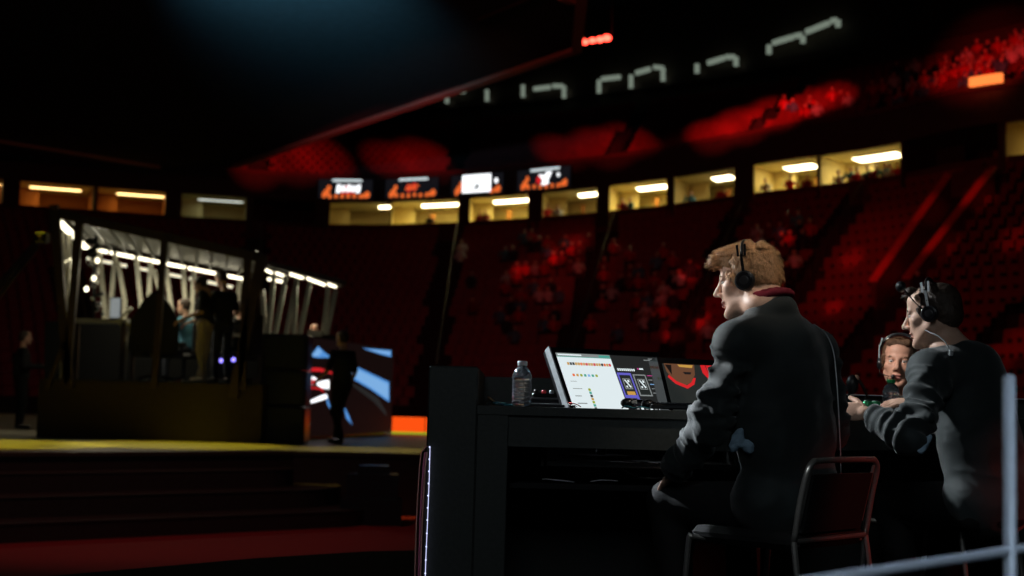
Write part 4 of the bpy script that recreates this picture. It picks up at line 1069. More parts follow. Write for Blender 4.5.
# ================================================================= PEOPLE
def headM(c, yaw, pitch=0, roll=0, s=1.0):
    """head frame: x right, y out of the face, z up. yaw 0 faces +Y, positive turns left"""
    return Matrix.Translation(c) @ Matrix.Rotation(yaw,4,'Z') @ Matrix.Rotation(-pitch,4,'X') @ Matrix.Rotation(roll,4,'Y') @ Matrix.Scale(s,4)
def head_sdf(s, Mx, jaw=1.0, nose=1.0, neck=None, smile=0):
    Rm = Mx.to_3x3().normalized(); k = Mx.to_scale()[0]
    def E(c, r, kk=.012, op=1, rot=None): s.ell(Mx @ Vector(c), [q*k for q in r], Rm if rot is None else Rm @ rot, kk*k, op)
    def C(a, b, r1, r2, kk=.012, op=1): s.cap(Mx @ Vector(a), Mx @ Vector(b), r1*k, r2*k, kk*k, op)
    E((0,-.018,.035),(.077,.098,.088))
    E((0,.030,-.030),(.062*jaw,.062,.085),.02)
    E((0,.035,.055),(.062,.055,.055),.02)
    for x in (-1,1):
        C((x*.052*jaw,.005,-.055),(x*.018,.070,-.103),.022,.019,.022)
        E((x*.043,.058,-.018),(.022,.020,.020),.02)
        C((x*.012,.083,.027),(x*.040,.072,.026),.012,.011,.012)
        E((x*.031,.092,.006),(.019,.016,.012),.008,-1)
        E((x*.013,.098,-.036),(.010,.011,.008),.006)
        E((x*.077,-.008,-.008),(.009,.018,.032),.006, 1, Matrix.Rotation(R(x*-14),3,'Z'))
        E((x*.083,-.004,-.004),(.006,.009,.018),.004,-1)
        E((x*.031,.080,.014),(.017,.009,.004),.004); E((x*.031,.080,-.004),(.015,.008,.004),.004)
    C((0,.086,.022),(0,.108*1.0+.006*nose,-.026),.0075,.0115,.012)
    E((0,.111+.004*nose,-.030),(.011,.012,.010),.006)
    E((0,.082,-.048),(.020,.014,.010),.012)
    E((0,.091,-.063),(.025,.010,.0065),.004); E((0,.089,-.077),(.021,.010,.0075),.004)
    E((0,.100,-.0695),(.028,.008,.0022),.003,-1)
    E((0,.078,-.110),(.020,.016,.015),.016)
    E((0,.086,-.091),(.018,.008,.005),.008,-1)
    if neck is not None:
        s.cap(Mx @ Vector((0,-.030,-.045)), neck, .052*k, .052*k, .03)
    return s
def eyes(Mx, parent):
    Rm = Mx.to_3x3().normalized(); k = Mx.to_scale()[0]
    for x in (-1,1):
        b = MB(); b.ball(Mx @ Vector((x*.031,.0745,.005)), .0118*k, 'eyew', 12, rot=Rm); b.ball(Mx @ Vector((x*.031,.0825,.004)), .0055*k, 'iris', 8, rot=Rm)
        b.build('eye', parent, world=True, smooth=True)
def lipcol(Mx):
    inv = Mx.inverted()
    A = np.array(inv)
    def f(V, F, ms):
        c = V[F].mean(1); q = c @ A[:3,:3].T + A[:3,3]
        m = (ms == 0) & (np.abs(q[:,0]) < .024) & (q[:,1] > .087) & (q[:,2] < -.059) & (q[:,2] > -.082)
        ms = ms.copy(); ms[m] = 1; return ms
    return f
def hand_sdf(s, wrist, fwd, nrm, side, curl=.35, spread=.10, thumb=.8, k=1.0):
    """fwd: towards the fingers, nrm: out of the back of the hand, side +1: thumb on the fwd x nrm side"""
    f = Vector(fwd).normalized(); n = Vector(nrm); n = (n - f*n.dot(f)).normalized(); x = f.cross(n)*side; w = Vector(wrist)
    Rm = Matrix((x, f, n)).transposed()
    s.cap(w - f*.03*k, w + f*.012*k, .025*k, .024*k, .01)
    s.ell(w + f*.050*k, (.040*k,.048*k,.0145*k), Rm, .012)
    s.ell(w + f*.035*k + x*.024*k - n*.006*k, (.017*k,.032*k,.015*k), Rm, .01)
    for i, (o, l) in enumerate(((.029,.94),(.010,1.05),(-.010,.98),(-.029,.76))):
        p = w + f*(.088-.004*abs(i-1.3))*k + x*o*k; a = curl*.6; d = (f*math.cos(a) - n*math.sin(a) + x*(o*spread*12)).normalized()
        r = .0088*k if i < 3 else .0076*k
        for j, L_ in enumerate((.042,.026,.021)):
            q = p + d*L_*l*k; s.cap(p, q, r, r*.9, .004); p = q; r *= .9; a += curl*(1.1 if j == 0 else .8); d = (f*math.cos(a) - n*math.sin(a) + x*(o*spread*12)).normalized()
    p = w + f*.022*k + x*.030*k - n*.004*k; d = (f*.6 + x*thumb - n*.2).normalized()
    q = p + d*.040*k; s.cap(p, q, .0125*k, .0105*k, .008); d2 = (d + f*.5 - n*.15).normalized(); s.cap(q, q + d2*.030*k, .0105*k, .0082*k, .004)
def noise_disp(amp, scl, fn=None):
    def f(V, F):
        N = vnormals(V, F); A = np.zeros(len(V))
        for i, v in enumerate(V): A[i] = noise.noise(Vector(v)*scl)
        A = A*amp
        if fn is not None: A = A + fn(V)
        return V + N*A[:, None]
    return f
def folds(segs, torso=None):
    """cloth folds: rings round each limb segment (a, b, radius, frequency, amplitude)"""
    def f(V):
        out = np.zeros(len(V)); 
        for a, b_, rad, fr, am in segs:
            a = np.array(a); b_ = np.array(b_); ba = b_-a; L = np.linalg.norm(ba); u = ((V-a) @ ba)/L; t = u/L
            dd = np.linalg.norm(V - a - np.clip(t,0,1)[:,None]*ba, axis=1); m = (dd < rad) & (t > -.12) & (t < 1.12)
            for i in np.where(m)[0]:
                p = V[i] - a - t[i]*ba
                w_ = noise.noise(Vector((u[i]*fr, p[0]*7+a[0]*9, p[2]*7 + p[1]*5)))
                w2 = noise.noise(Vector((u[i]*fr*2.1+5, p[0]*11, p[2]*11)))
                e = max(0, min(1, min((t[i]+.12)*6, (1.12-t[i])*6)))
                out[i] += am*e*((1-abs(w_)*3.2) + .45*(1-abs(w2)*3))
        return out
    return f
def hair_strands(name, V, F, parent, m, flow, n, length, width, lift=.35, seed=1, clump=.5):
    """thin tapering locks that grow out of the hair volume along the combing direction"""
    r = np.random.default_rng(seed); N = vnormals(V, F); vs = []; fs = []
    idx = r.integers(0, len(F), n)
    for i in idx:
        ww = r.dirichlet(np.ones(4)); p = (V[F[i]]*ww[:,None]).sum(0); nn = (N[F[i]]*ww[:,None]).sum(0); nn /= np.linalg.norm(nn)+1e-9
        d, ls = flow(p, nn)
        if ls <= 0: continue
        nz_ = noise.noise_vector(Vector(p)*55); d = np.array(d) + clump*np.array(nz_) + r.normal(0,.08,3); d -= nn*(d @ nn); d /= np.linalg.norm(d)+1e-9
        L_ = length*ls*r.uniform(.6,1.2); s_ = np.cross(nn, d); wd = width*r.uniform(.6,1.3)
        q = p - nn*.002; o = len(vs)
        dirn = d*.9 + nn*lift; 
        for j in range(4):
            t = j/3; wj = wd*(1-t*.85); vs.append(q + s_*wj); vs.append(q - s_*wj); q = q + (dirn*(1-t*.3) - nn*lift*t*1.3)*L_/3
        for j in range(3): fs.append((o+2*j, o+2*j+1, o+2*j+3, o+2*j+2))
    return (np.array(vs), np.array(fs), 0)
def SH(p): return np.array(p, float)
def armpts(sh, el, wr): return Vector(sh), Vector(el), Vector(wr)

# ----------------------------------------------------------------- generic clothed sitter
def basis(a, b): 
    x = (Vector(b)-Vector(a)); x.z = 0; x.normalize(); return x, Vector((-x.y, x.x, 0))
def suit_man(cfg):
    t = thing('person', cfg['label'], 'person', cfg['base']); g = cfg
    x, f = basis(g['Ls'], g['Rs'])         # x towards his right, f his forward (left of x when seen from above)
    Rm = Matrix((x, f, Vector((0,0,1)))).transposed()
    Mx = g['head']
    # --- body: one surface in overlapping resolution zones (head fine, trunk and limbs coarser)
    hs = SDF(); head_sdf(hs, Mx, g.get('jaw',1), g.get('nose',1), g['neck']); hs.ell(Vector(g['neck'])-Vector((0,0,.02)), (.10,.08,.06), Rm, .04)
    Vh, Fh = hs.mesh(.0036)
    bs = SDF(); P = {k: Vector(g[k]) for k in ('Ls','Rs','Le','Re','Lw','Rw','chest','waist','pelvis','neck','Lk','Rk','La','Ra')}
    bs.cap(P['neck'], P['chest'], .05, .08, .04).ell(P['chest'], (.14,.085,.15), Rm, .04).cap(P['chest'], P['waist'], .09, .09, .04).cap(P['waist'], P['pelvis'], .09, .10, .04)
    hx = x*.10
    for sgn, S_, E_, W_, K_, A_ in ((-1,'Ls','Le','Lw','Lk','La'),(1,'Rs','Re','Rw','Rk','Ra')):
        bs.cap(P['chest']+Vector((0,0,.08)), P[S_], .07, .05, .03).cap(P[S_], P[E_], .046, .038, .02).cap(P[E_], P[W_], .036, .026, .015)
        bs.cap(P['pelvis']+hx*sgn, P[K_], .075, .055, .03).cap(P[K_], P[A_], .05, .036, .02)
    Vb, Fb = bs.mesh(.012)
    parts = [(Vh, Fh, 0), (Vb, Fb, 0)]
    for h in g['hands']:
        q = SDF(); hand_sdf(q, *h[:3], side=h[3], curl=h[4], spread=h[5] if len(h) > 5 else .1, k=h[6] if len(h) > 6 else 1.0); Vq, Fq = q.mesh(.0035); parts.append((Vq, Fq, 0))
    npobj('body', parts, t, [g['skin'], 'lip'], midx=lipcol(Mx))
    eyes(Mx, t)
    # --- jacket
    js = SDF(); J = g.get('bulk', 1.0)
    ch, wa, pe = P['chest'], P['waist'], P['pelvis']
    js.ell(ch+Vector((0,0,.02)), (.185*J,.125,.17), Rm, .05)
    js.ell((ch+wa)/2, (.19*J,.13,.20), Rm, .06)
    js.ell(wa, (.19*J,.135,.15), Rm, .06)
    js.ell(pe+Vector((0,0,.01)), (.215*J,.15,.16), Rm, .06)
    js.cap(ch+Vector((0,0,.10)), P['neck']-Vector((0,0,.045)), .10, .052, .05)
    for S_, E_, W_ in (('Ls','Le','Lw'),('Rs','Re','Rw')):
        js.ell(P[S_], (.068,.070,.066), Rm, .05); js.cap(P['neck']-Vector((0,0,.05)), P[S_]+Vector((0,0,.015)), .050, .052, .06)
        js.cap(ch+Vector((0,0,.10)), P[S_], .095, .072, .05)
        js.cap(P[S_], P[E_], .072, .058, .03); cuff = P[E_].lerp(P[W_], g.get('cuff', .93)); js.cap(P[E_], cuff, .059, .044, .02)
        js.ell(P[E_], (.060,.060,.056), Rm, .02)
    nb = P['neck']; nd = (Vector(Mx @ Vector((0,-.03,-.05))) - nb).normalized()
    for an in range(0, 12):       # jacket collar round the back of the neck
        a1 = math.pi*(-.08 + 1.16*an/12); a2 = math.pi*(-.08 + 1.16*(an+1)/12)
        c_ = lambda a, h: nb + (x*math.cos(a)*-.070 - f*math.sin(a)*.066) + Vector((0,0,h + .012 - .034*(1-math.sin(a))))
        js.cap(c_(a1,-.012+g.get('coll',0)), c_(a2,-.012+g.get('coll',0)), .011, .011, .02); js.cap(c_(a1,-.04), c_(a2,-.04), .018, .018, .03)
    js.cap(nb+f*.04+Vector((0,0,.06)), nb+f*.01+Vector((0,0,-.03)), .060, .048, .012, -1)
    for a, b_, r_, kk in g.get('ridges', []): js.cap(a, b_, r_, r_*.6, kk)
    for a, b_, r_, kk in g.get('grooves', []): js.cap(a, b_, r_, r_*.6, kk, -1)
    Vj, Fj = js.mesh(.0075)
    sg = []
    for S_, E_, W_ in (('Ls','Le','Lw'),('Rs','Re','Rw')): sg += [(P[S_].lerp(P[E_],.12), P[E_], .085, 12, .015), (P[E_], P[W_], .075, 14, .012)]
    sg += [(ch+Vector((0,0,-.10)), pe, .30, 7, .006)]
    npobj('jacket', [(Vj, Fj, 0)], t, [g['jacket']], disp=noise_disp(.002, 20, folds(sg)))
    # --- shirt collar
    c2 = SDF(); rr_ = g.get('scr', .062)
    for an in range(0, 20):
        a1 = 2*math.pi*an/20; a2 = 2*math.pi*(an+1)/20
        q_ = lambda a: nb + f*.016 + nd*g.get('sch', .022) + x*math.cos(a)*rr_ + f*math.sin(a)*rr_*1.0 + Vector((0,0,-.026*math.sin(a)+.006))
        c2.cap(q_(a1), q_(a2), .0075, .0075, .01); c2.cap(q_(a1)-nd*.022, q_(a2)-nd*.022, .010, .010, .015)
    c2.cap(nb-Vector((0,0,.03)), nb-Vector((0,0,.05)), .05, .05, .02); Vc, Fc = c2.mesh(.005); npobj('shirt', [(Vc, Fc, 0)], t, [g['shirt']])
    # --- trousers and shoes
    ts = SDF(); ts.ell(pe-Vector((0,0,.03)), (.18,.14,.11), Rm, .05)
    for sgn, K_, A_ in ((-1,'Lk','La'),(1,'Rk','Ra')):
        ts.cap(pe+hx*sgn-Vector((0,0,.02)), P[K_], .095, .072, .04).cap(P[K_], P[A_]+Vector((0,0,.04)), .070, .058, .03)
    Vt, Ft = ts.mesh(.012); npobj('trousers', [(Vt, Ft, 0)], t, ['trouser'], disp=noise_disp(.004, 14))
    for sgn, A_ in ((-1,'La'),(1,'Ra')):
        ss = SDF(); a = P[A_]; z = ZP+.045; ss.ell((a.x, a.y, z+.01), (.04,.05,.045), Rm, .02); c_ = Vector((a.x, a.y, z)) + f*.10; ss.ell(c_, (.045,.11,.035), Rm, .03); Vs, Fs = ss.mesh(.009)
        npobj('shoe', [(Vs, Fs, 0)], t, ['gloss'])
    return t, P, x, f, Rm
def hair(t, Mx, m, build, flow, n, length, width, lift=.35, res=.005, clump=.5, bump=.003):
    Rm = Mx.to_3x3().normalized(); k = Mx.to_scale()[0]; s = SDF()
    def E(c, r, kk=.012, op=1, rot=None): s.ell(Mx @ Vector(c), [q*k for q in r], Rm if rot is None else Rm @ rot, kk*k, op)
    build(E, lambda a, b, r1, r2, kk=.012, op=1: s.cap(Mx @ Vector(a), Mx @ Vector(b), r1*k, r2*k, kk*k, op))
    V, F = s.mesh(res); inv = np.array(Mx.inverted()); M3 = np.array(Mx.to_3x3().normalized())
    def fl(p, nn):
        q = inv[:3,:3] @ p + inv[:3,3]; d, ls = flow(q); return M3 @ np.array(d, float), ls
    st = hair_strands('hair', V, F, t, m, fl, n, length, width, lift, clump=clump)
    V2 = noise_disp(bump, 70)(V, F)
    return npobj('hair', [(V2, F, 0), st], t, [m])
def headset(Mx, label, col='gloss', bandm='greyjack', boom=None, cup=.034, y0=-.012, boomr=.021):
    k = Mx.to_scale()[0]; t = thing('headset', label, 'headset', Mx @ Vector((0,0,.13))); Rm = Mx.to_3x3().normalized()
    T = lambda *c: Mx @ Vector(c)
    b = MB(); pts = [T(-.094,y0,.02)] + [T(-.098*math.cos(a)*1.0, y0, .045+.098*math.sin(a)) for a in [math.pi*j/14 for j in range(0,15)]] + [T(.094,y0,.02)]
    b.tube(pts, .0055*k, 'gloss', 8); b.tube([T(-.101*math.cos(a), y0, .048+.101*math.sin(a)) for a in [math.pi*(.1+.8*j/12) for j in range(13)]], .006*k, 'plastic', 8); b.build('headband', t, world=True, smooth=True)
    for sx in (-1,1):
        b = MB(); rt = Rm @ Matrix.Rotation(R(90*sx),3,'Y')
        b.lathe([(cup*.8*k,-.012*k),(cup*k,-.004*k),(cup*k,.010*k),(cup*.86*k,.016*k),(cup*.80*k,.014*k),(cup*.62*k,.018*k),(cup*.3*k,.019*k)], 'plastic', c=T(sx*.088,y0,-.008), n=24, rot=rt)
        e = b.build('ear_cup', t, world=True, smooth=True)
        b = MB(); b.lathe([(cup*.84*k,.0150*k),(cup*.80*k,.0185*k),(cup*.74*k,.0185*k)], 'gloss', c=T(sx*.088,y0,-.008), n=24, rot=rt); q = b.build('trim_ring', e, smooth=True); q.data.transform(Matrix.Translation(-t.location))
        b = MB(); b.bar(T(sx*.100,y0,.020), T(sx*.102,y0,.085), .010*k, .004*k, bandm, up=Rm@Vector((1,0,0))); b.bar(T(sx*.097,y0-.012,.08), T(sx*.088,y0-.014,.122), .008*k, .004*k, bandm, up=Rm@Vector((1,0,0))); b.bar(T(sx*.097,y0+.012,.08), T(sx*.088,y0+.014,.122), .008*k, .004*k, bandm, up=Rm@Vector((1,0,0))); b.build('yoke', t, world=True)
    if boom:
        b = MB(); b.tube(catmull([T(*p) for p in boom[:-1]], 5), .0026*k, 'gloss', 8); b.build('boom', t, world=True, smooth=True)
        b = MB(); b.ball(T(*boom[-1]), boomr*k, 'plastic', 14, (1,1,1.1)); b.build('foam_tip', t, world=True, smooth=True)
    return t
# ----------------------------------------------------------------- blond man
hM1 = headM(W(747,282,4.93), R(68), R(8), R(2), .97)
m1 = dict(label='seated person with sandy blond hair, charcoal suit and wine red collar, seen from behind', base=Vector((W(790,505,4.82).x,4.82,ZP)),
 head=hM1, neck=W(769,300,4.87), Ls=W(738,346,4.74), Rs=W(814,354,5.01), Le=W(711,424,4.76), Lw=W(674,470,4.98), Re=W(828,430,5.04), Rw=W(800,412,5.38),
 chest=W(778,372,4.86), waist=W(786,440,4.85), pelvis=W(789,503,4.89), Lk=W(668,502,5.08), Rk=W(742,502,5.36), La=Vector((W(668,502,5.08).x+.04,5.0,ZP+.09)), Ra=Vector((W(742,502,5.36).x,5.3,ZP+.09)),
 skin='skin', jacket='suit', shirt='wine', bulk=1.12, coll=-.006, sch=.004, scr=.074)
fw1 = (m1['Lw']-m1['Le']).normalized()
m1['hands'] = [(m1['Lw'], (fw1+Vector((0,.1,-.15))), Vector((-.3,-.3,.9)), 1, .45), (m1['Rw'], Vector((-.6,.7,.0)), Vector((0,0,1)), -1, .4)]
e = m1['Le']; s_ = m1['Ls']
m1['ridges'] = [(s_.lerp(e,.62)+Vector((-.062,-.02,0)), s_.lerp(e,.50)+Vector((.03,-.07,-.02)), .014,.02), (s_.lerp(e,.80)+Vector((-.058,-.02,.0)), s_.lerp(e,.68)+Vector((.04,-.062,-.03)), .013,.02), (s_.lerp(e,.95)+Vector((-.05,-.03,0)), s_.lerp(e,.86)+Vector((.05,-.05,-.03)), .012,.02), (s_.lerp(e,.30)+Vector((-.068,-.02,0)), s_.lerp(e,.24)+Vector((.02,-.075,-.02)), .010,.02)]
p1, P1, x1, f1, R1 = suit_man(m1)
def hb1(E, C):
    E((0,-.022,.050),(.086,.100,.088)); E((0,-.060,.0),(.072,.060,.064),.025)
    E((0,.036,.094),(.062,.060,.036),.02); C((-.03,.078,.088),(.03,.078,.090),.026,.026,.02); C((-.018,.105,.076),(.020,.102,.080),.017,.017,.015); C((-.01,.128,.060),(.006,.13,.062),.008,.006,.015)
    for x in (-1,1): C((x*.075,.030,.020),(x*.074,.022,-.002),.012,.008,.012)
    E((0,.108,.010),(.10,.062,.062),.012,-1); E((0,.03,-.11),(.12,.11,.085),.02,-1); 
    for x in (-1,1): E((x*.085,-.004,-.020),(.022,.026,.036),.008,-1)
def fl1(q):
    if q[1] > .02 and q[2] > .05: return (.05,1,.02), 1.0
    return (0,-.25+ .3*(q[1] > -.03),-1) if q[2] < .10 else (.1, .9 if q[1] > -.05 else -.8, -.2), 1 - .45*(q[2] < 0)
hair(p1, hM1, 'blond', hb1, fl1, 9000, .036, .0018, .75, clump=.8, bump=.004)
headset(hM1, 'black over ear headset on the blond man', cup=.036, bandm='gloss')
b = MB(); 
for sgn in (-1, 1): b.ball(hM1 @ Vector((sgn*.031,.0825,.0275)), .017, 'blond', 10, (1,.35,.28), rot=hM1.to_3x3().normalized())
b.build('eyebrows', p1, world=True, smooth=True)
sh = SDF(); a, c = W(737,440,4.70), W(748,447,4.70); sh.ell(a, (.018,.02,.045), Matrix.Rotation(R(25),3,'Y'), .01).ell(c, (.022,.02,.022), None, .012).cap(a, c, .014, .016, .012); V, F = sh.mesh(.005)
o = npobj('shirt_tail', [(V, F, 0)], p1, ['blue'], disp=noise_disp(.006, 60)); o['label'] = 'pale blue cloth sticking out under the jacket'
tc = [W(814,324,4.86), W(826,334,4.90), W(833,350,4.90), W(836,372,4.86), W(838,400,4.84), W(840,440,4.84), W(841,475,4.86)]
cable('headset_cable', tc, .0022, 'greyjack', 'thin headset cable running down the right back of the blond man')

# ----------------------------------------------------------------- dark haired man
hM2 = headM(W(932,315,5.53), R(60), R(10), R(3), .97)
m2 = dict(label='person with short dark hair in dark grey jacket leaning on the desk with a headset', base=Vector((W(985,500,5.45).x,5.45,ZP)),
 head=hM2, neck=W(951,345,5.52), Ls=W(930,372,5.38), Rs=W(990,390,5.66), Le=W(911,438,5.24), Lw=W(868,414,5.42), Re=W(956,430,5.80), Rw=W(915,402,5.60),
 chest=W(970,396,5.52), waist=W(983,455,5.48), pelvis=W(990,500,5.47), Lk=W(890,500,5.75), Rk=W(950,500,5.98), La=Vector((W(890,500,5.75).x+.06,5.7,ZP+.09)), Ra=Vector((W(950,500,5.98).x,5.95,ZP+.09)),
 skin='skin', jacket='suit2', shirt='bshirt', coll=-.004, cuff=.78, sch=.0, scr=.058)
m2['hands'] = [(m2['Lw'], Vector((-.9,.25,.14)), Vector((.1,-.75,.6)), 1, .45, .1, 1.12), (m2['Rw'], Vector((-.75,.0,-.05)), Vector((0,-.3,.95)), -1, .55)]
e = m2['Le']; s_ = m2['Ls']; w_ = m2['Lw']
m2['ridges'] = [(e.lerp(w_,t_)+Vector((0,-.035,.045)), e.lerp(w_,t_+.02)+Vector((.02,-.05,-.035)), .011,.018) for t_ in (.05,.2,.38)] + [(s_.lerp(e,.45)+Vector((-.058,-.03,.01)), s_.lerp(e,.6)+Vector((.04,-.06,.03)), .012,.02), (s_.lerp(e,.62)+Vector((-.058,-.03,.01)), s_.lerp(e,.8)+Vector((.04,-.06,.03)), .012,.02)]
p2, P2_, x2, f2, R2 = suit_man(m2)
def hb2(E, C):
    E((0,-.026,.044),(.082,.098,.084)); E((0,-.060,-.010),(.070,.062,.062),.02)
    C((-.03,.060,.104),(.03,.060,.104),.020,.020,.02); C((-.01,.090,.088),(.012,.088,.088),.014,.012,.015)
    for x in (-1,1): C((x*.073,.034,.020),(x*.072,.026,-.006),.009,.006,.012)
    E((0,.100,.004),(.10,.060,.066),.012,-1); E((0,.03,-.11),(.12,.11,.085),.02,-1)
    for x in (-1,1): E((x*.085,-.004,-.020),(.022,.024,.034),.008,-1)
def fl2(q):
    if q[1] > .02 and q[2] > .05: return (.05,1,.1), .8
    return (0,-.3,-1), .5
hair(p2, hM2, 'brown', hb2, fl2, 6000, .024, .0013, .6)
headset(hM2, 'black headset with raised foam tipped boom on the dark haired man', cup=.034, boom=[(-.094,.0,.0),(-.110,.030,.04),(-.106,.060,.09),(-.095,.075,.112),(-.085,.085,.122)])
b = MB()
for sgn in (-1, 1): b.ball(hM2 @ Vector((sgn*.031,.0825,.0275)), .017, 'brown', 10, (1,.35,.3), rot=hM2.to_3x3().normalized())
b.build('eyebrows', p2, world=True, smooth=True)
cp = [W(925,330,5.40), W(931,333,5.38), W(938,336,5.36), W(946,343,5.34), W(950,352,5.33)]
cb = thing('clip_cable', 'pale grey cable with small clip on the shoulder of the dark haired man', 'cable', cp[0])
b = MB(); b.tube(catmull(cp, 6), .0024, 'greyjack', 6); b.build('cable', cb, world=True, smooth=True)
b = MB(); b.box(cp[-1]+Vector((.003,-.003,-.004)), (.016,.010,.022), 'greyjack', bev=.003); b.build('clip', cb, world=True)
sh = SDF(); a, c = W(929,437,5.20), W(921,450,5.20); sh.cap(a, c, .010, .017, .01); V, F = sh.mesh(.005); o = npobj('shirt_tail', [(V, F, 0)], p2, ['blue'], disp=noise_disp(.005, 60)); o['label'] = 'pale blue striped cloth hanging under the sleeve'

# ----------------------------------------------------------------- man facing the camera
hM3 = headM(W(899,363,6.62), R(180-20), R(0), R(-3), .93)
m3 = dict(label='person with headset facing the camera across the desk', base=Vector((W(905,440,6.75).x,6.75,ZP)),
 head=hM3, neck=W(906,408,6.72), Ls=W(948,432,6.70), Rs=W(866,432,6.78), Le=W(955,470,6.6), Re=W(862,470,6.6), Lw=W(930,425,6.38)+Vector((0,.1,-.1)), Rw=W(872,425,6.42)+Vector((0,.1,-.1)),
 chest=W(906,446,6.75), waist=W(906,475,6.78), pelvis=Vector((W(906,440,6.8).x,6.85,ZP+.52)), Lk=Vector((W(930,440,6.45).x,6.42,ZP+.52)), Rk=Vector((W(885,440,6.45).x,6.42,ZP+.52)),
 skin='skin2', jacket='bshirt', shirt='bshirt', coll=-.03, sch=-.03)
m3['La'] = m3['Lk'] - Vector((0,-.03,.43)); m3['Ra'] = m3['Rk'] - Vector((0,-.03,.43)); m3['hands'] = []
p3, P3_, x3, f3, R3 = suit_man(m3)
def hb3(E, C):
    E((0,-.026,.048),(.085,.100,.084)); E((0,-.060,-.010),(.072,.062,.062),.02)
    C((-.04,.062,.098),(.04,.060,.100),.018,.018,.02)
    for x in (-1,1): C((x*.076,.030,.030),(x*.075,.024,-.012),.010,.007,.012)
    E((0,.108,.002),(.085,.060,.066),.010,-1); E((0,.03,-.11),(.12,.11,.085),.02,-1)
    for x in (-1,1): E((x*.085,-.004,-.020),(.022,.024,.034),.008,-1)
def fl3(q):
    if q[1] > .03: return (.5,.5,-.4), .8
    return (0,-.2,-1), .6
hair(p3, hM3, 'lbrown', hb3, fl3, 4500, .024, .0015, .6)
headset(hM3, 'black headset with mouth microphone on the man facing the camera', cup=.030, boom=[(.092,.0,-.02),(.085,.05,-.055),(.055,.085,-.068),(.02,.107,-.072),(.016,.110,-.072)], boomr=.011)
b = MB()
for sgn in (-1, 1): b.ball(hM3 @ Vector((sgn*.031,.083,.027)), .018, 'lbrown', 10, (1,.35,.28), rot=hM3.to_3x3().normalized())
b.build('eyebrows', p3, world=True, smooth=True)
ch3 = stack_chair((W(906,440,6.8).x+.0, 6.98, ZP), R(180), 'chrome framed black chair hidden behind the desk under the man facing the camera')

# ----------------------------------------------------------------- figures on the stage (small in the picture)
def figure(name_label, base, rz, J, cloth, pants, hairm, skin='skin3', res=.022, sc_=1.0, hair_long=0, shoe='gloss'):
    """J: joints in the figure's own frame (x right, y forward, z up)"""
    t = thing('person', name_label, 'person', base, rz)
    def P(k): return Vector(J[k])*sc_
    hd = headM(P('head'), R(J.get('hy',0)), R(J.get('hp',0)), 0, sc_*1.0)
    s = SDF(); head_sdf(s, hd, neck=P('neck')); Vh, Fh = s.mesh(.009)
    s = SDF(); s.ell(P('chest'),(.15,.10,.16),k=.05).cap(P('neck'),P('chest'),.06,.10,.03).cap(P('chest'),P('pelvis'),.13,.13,.05)
    for q in 'LR':
        s.cap(P(q+'s'),P(q+'e'),.042,.036,.02).cap(P(q+'e'),P(q+'w'),.036,.026,.02).cap(P('chest')+Vector((0,0,.1)),P(q+'s'),.06,.045,.03); s.cap(P(q+'h'),P(q+'k'),.07,.05,.02).cap(P(q+'k'),P(q+'a'),.048,.035,.02)
    V, F = s.mesh(.02); parts = [(Vh,Fh,0),(V,F,0)]
    for q, sd in (('L',1),('R',-1)):
        h = SDF(); d = (P(q+'w')-P(q+'e')).normalized(); hand_sdf(h, P(q+'w'), d, Vector((0,.3,1)) if abs(d.z) < .8 else Vector((sd*-1,0,0)), sd, .5); V, F = h.mesh(.007); parts.append((V,F,0))
    npobj('body', parts, t, [skin], world=False)
    s = SDF(); s.ell(P('chest'),(.17,.115,.17),k=.05).cap(P('chest'),P('pelvis')+Vector((0,0,.0)),.145,.145,.06).cap(P('chest')+Vector((0,0,.08)),P('neck')-Vector((0,0,.04)),.09,.06,.03)
    for q in 'LR':
        fr = J.get('sleeve', .9); s.cap(P('chest')+Vector((0,0,.1)),P(q+'s'),.08,.06,.03)
        if fr <= 1: s.cap(P(q+'s'),P(q+'s').lerp(P(q+'e'),fr),.060,.052,.02)
        else: s.cap(P(q+'s'),P(q+'e'),.060,.050,.02).cap(P(q+'e'),P(q+'w'),.048,.040,.02)
    V, F = s.mesh(res); npobj('shirt', [(V,F,0)], t, [cloth], world=False, disp=noise_disp(.008, 9))
    s = SDF()
    for q in 'LR': s.cap(P('pelvis')-Vector((0,0,.03)),P(q+'h'),.13,.10,.04).cap(P(q+'h'),P(q+'k'),.090,.066,.03).cap(P(q+'k'),P(q+'a')+Vector((0,0,.03)),.064,.052,.03)
    V, F = s.mesh(res); npobj('trousers', [(V,F,0)], t, [pants], world=False, disp=noise_disp(.008, 9))
    for q in 'LR':
        s = SDF(); a = P(q+'a'); s.cap(a-Vector((0,.01,.04)), a+Vector((0,.14,-.055)), .045, .038, .03); V, F = s.mesh(.016); npobj('shoe', [(V,F,0)], t, [shoe], world=False)
    s = SDF(); T = lambda *c: hd @ Vector(c); Rm = hd.to_3x3().normalized()
    s.ell(T(0,-.03,.045),(.085,.10,.088),Rm,.02).ell(T(0,-.06,-.01-hair_long),(.072,.06,.07+hair_long),Rm,.03); s.ell(T(0,.10,-.01),(.1,.06,.075),Rm,.01,-1).ell(T(0,.05,-.12),(.12,.10,.08),Rm,.02,-1)
    V, F = s.mesh(.011); npobj('hair', [(V,F,0)], t, [hairm], world=False)
    return t
def stand(**k):
    J = dict(head=(0,.04,1.64), neck=(0,.0,1.46), chest=(0,0,1.28), pelvis=(0,0,.98), Ls=(-.19,0,1.40), Rs=(.19,0,1.40), Le=(-.25,-.02,1.12), Re=(.25,-.02,1.12), Lw=(-.25,.10,.90), Rw=(.25,.10,.90),
      Lh=(-.09,0,.92), Rh=(.09,0,.92), Lk=(-.11,.03,.50), Rk=(.11,.03,.50), La=(-.12,0,.09), Ra=(.12,0,.09)); J.update(k); return J
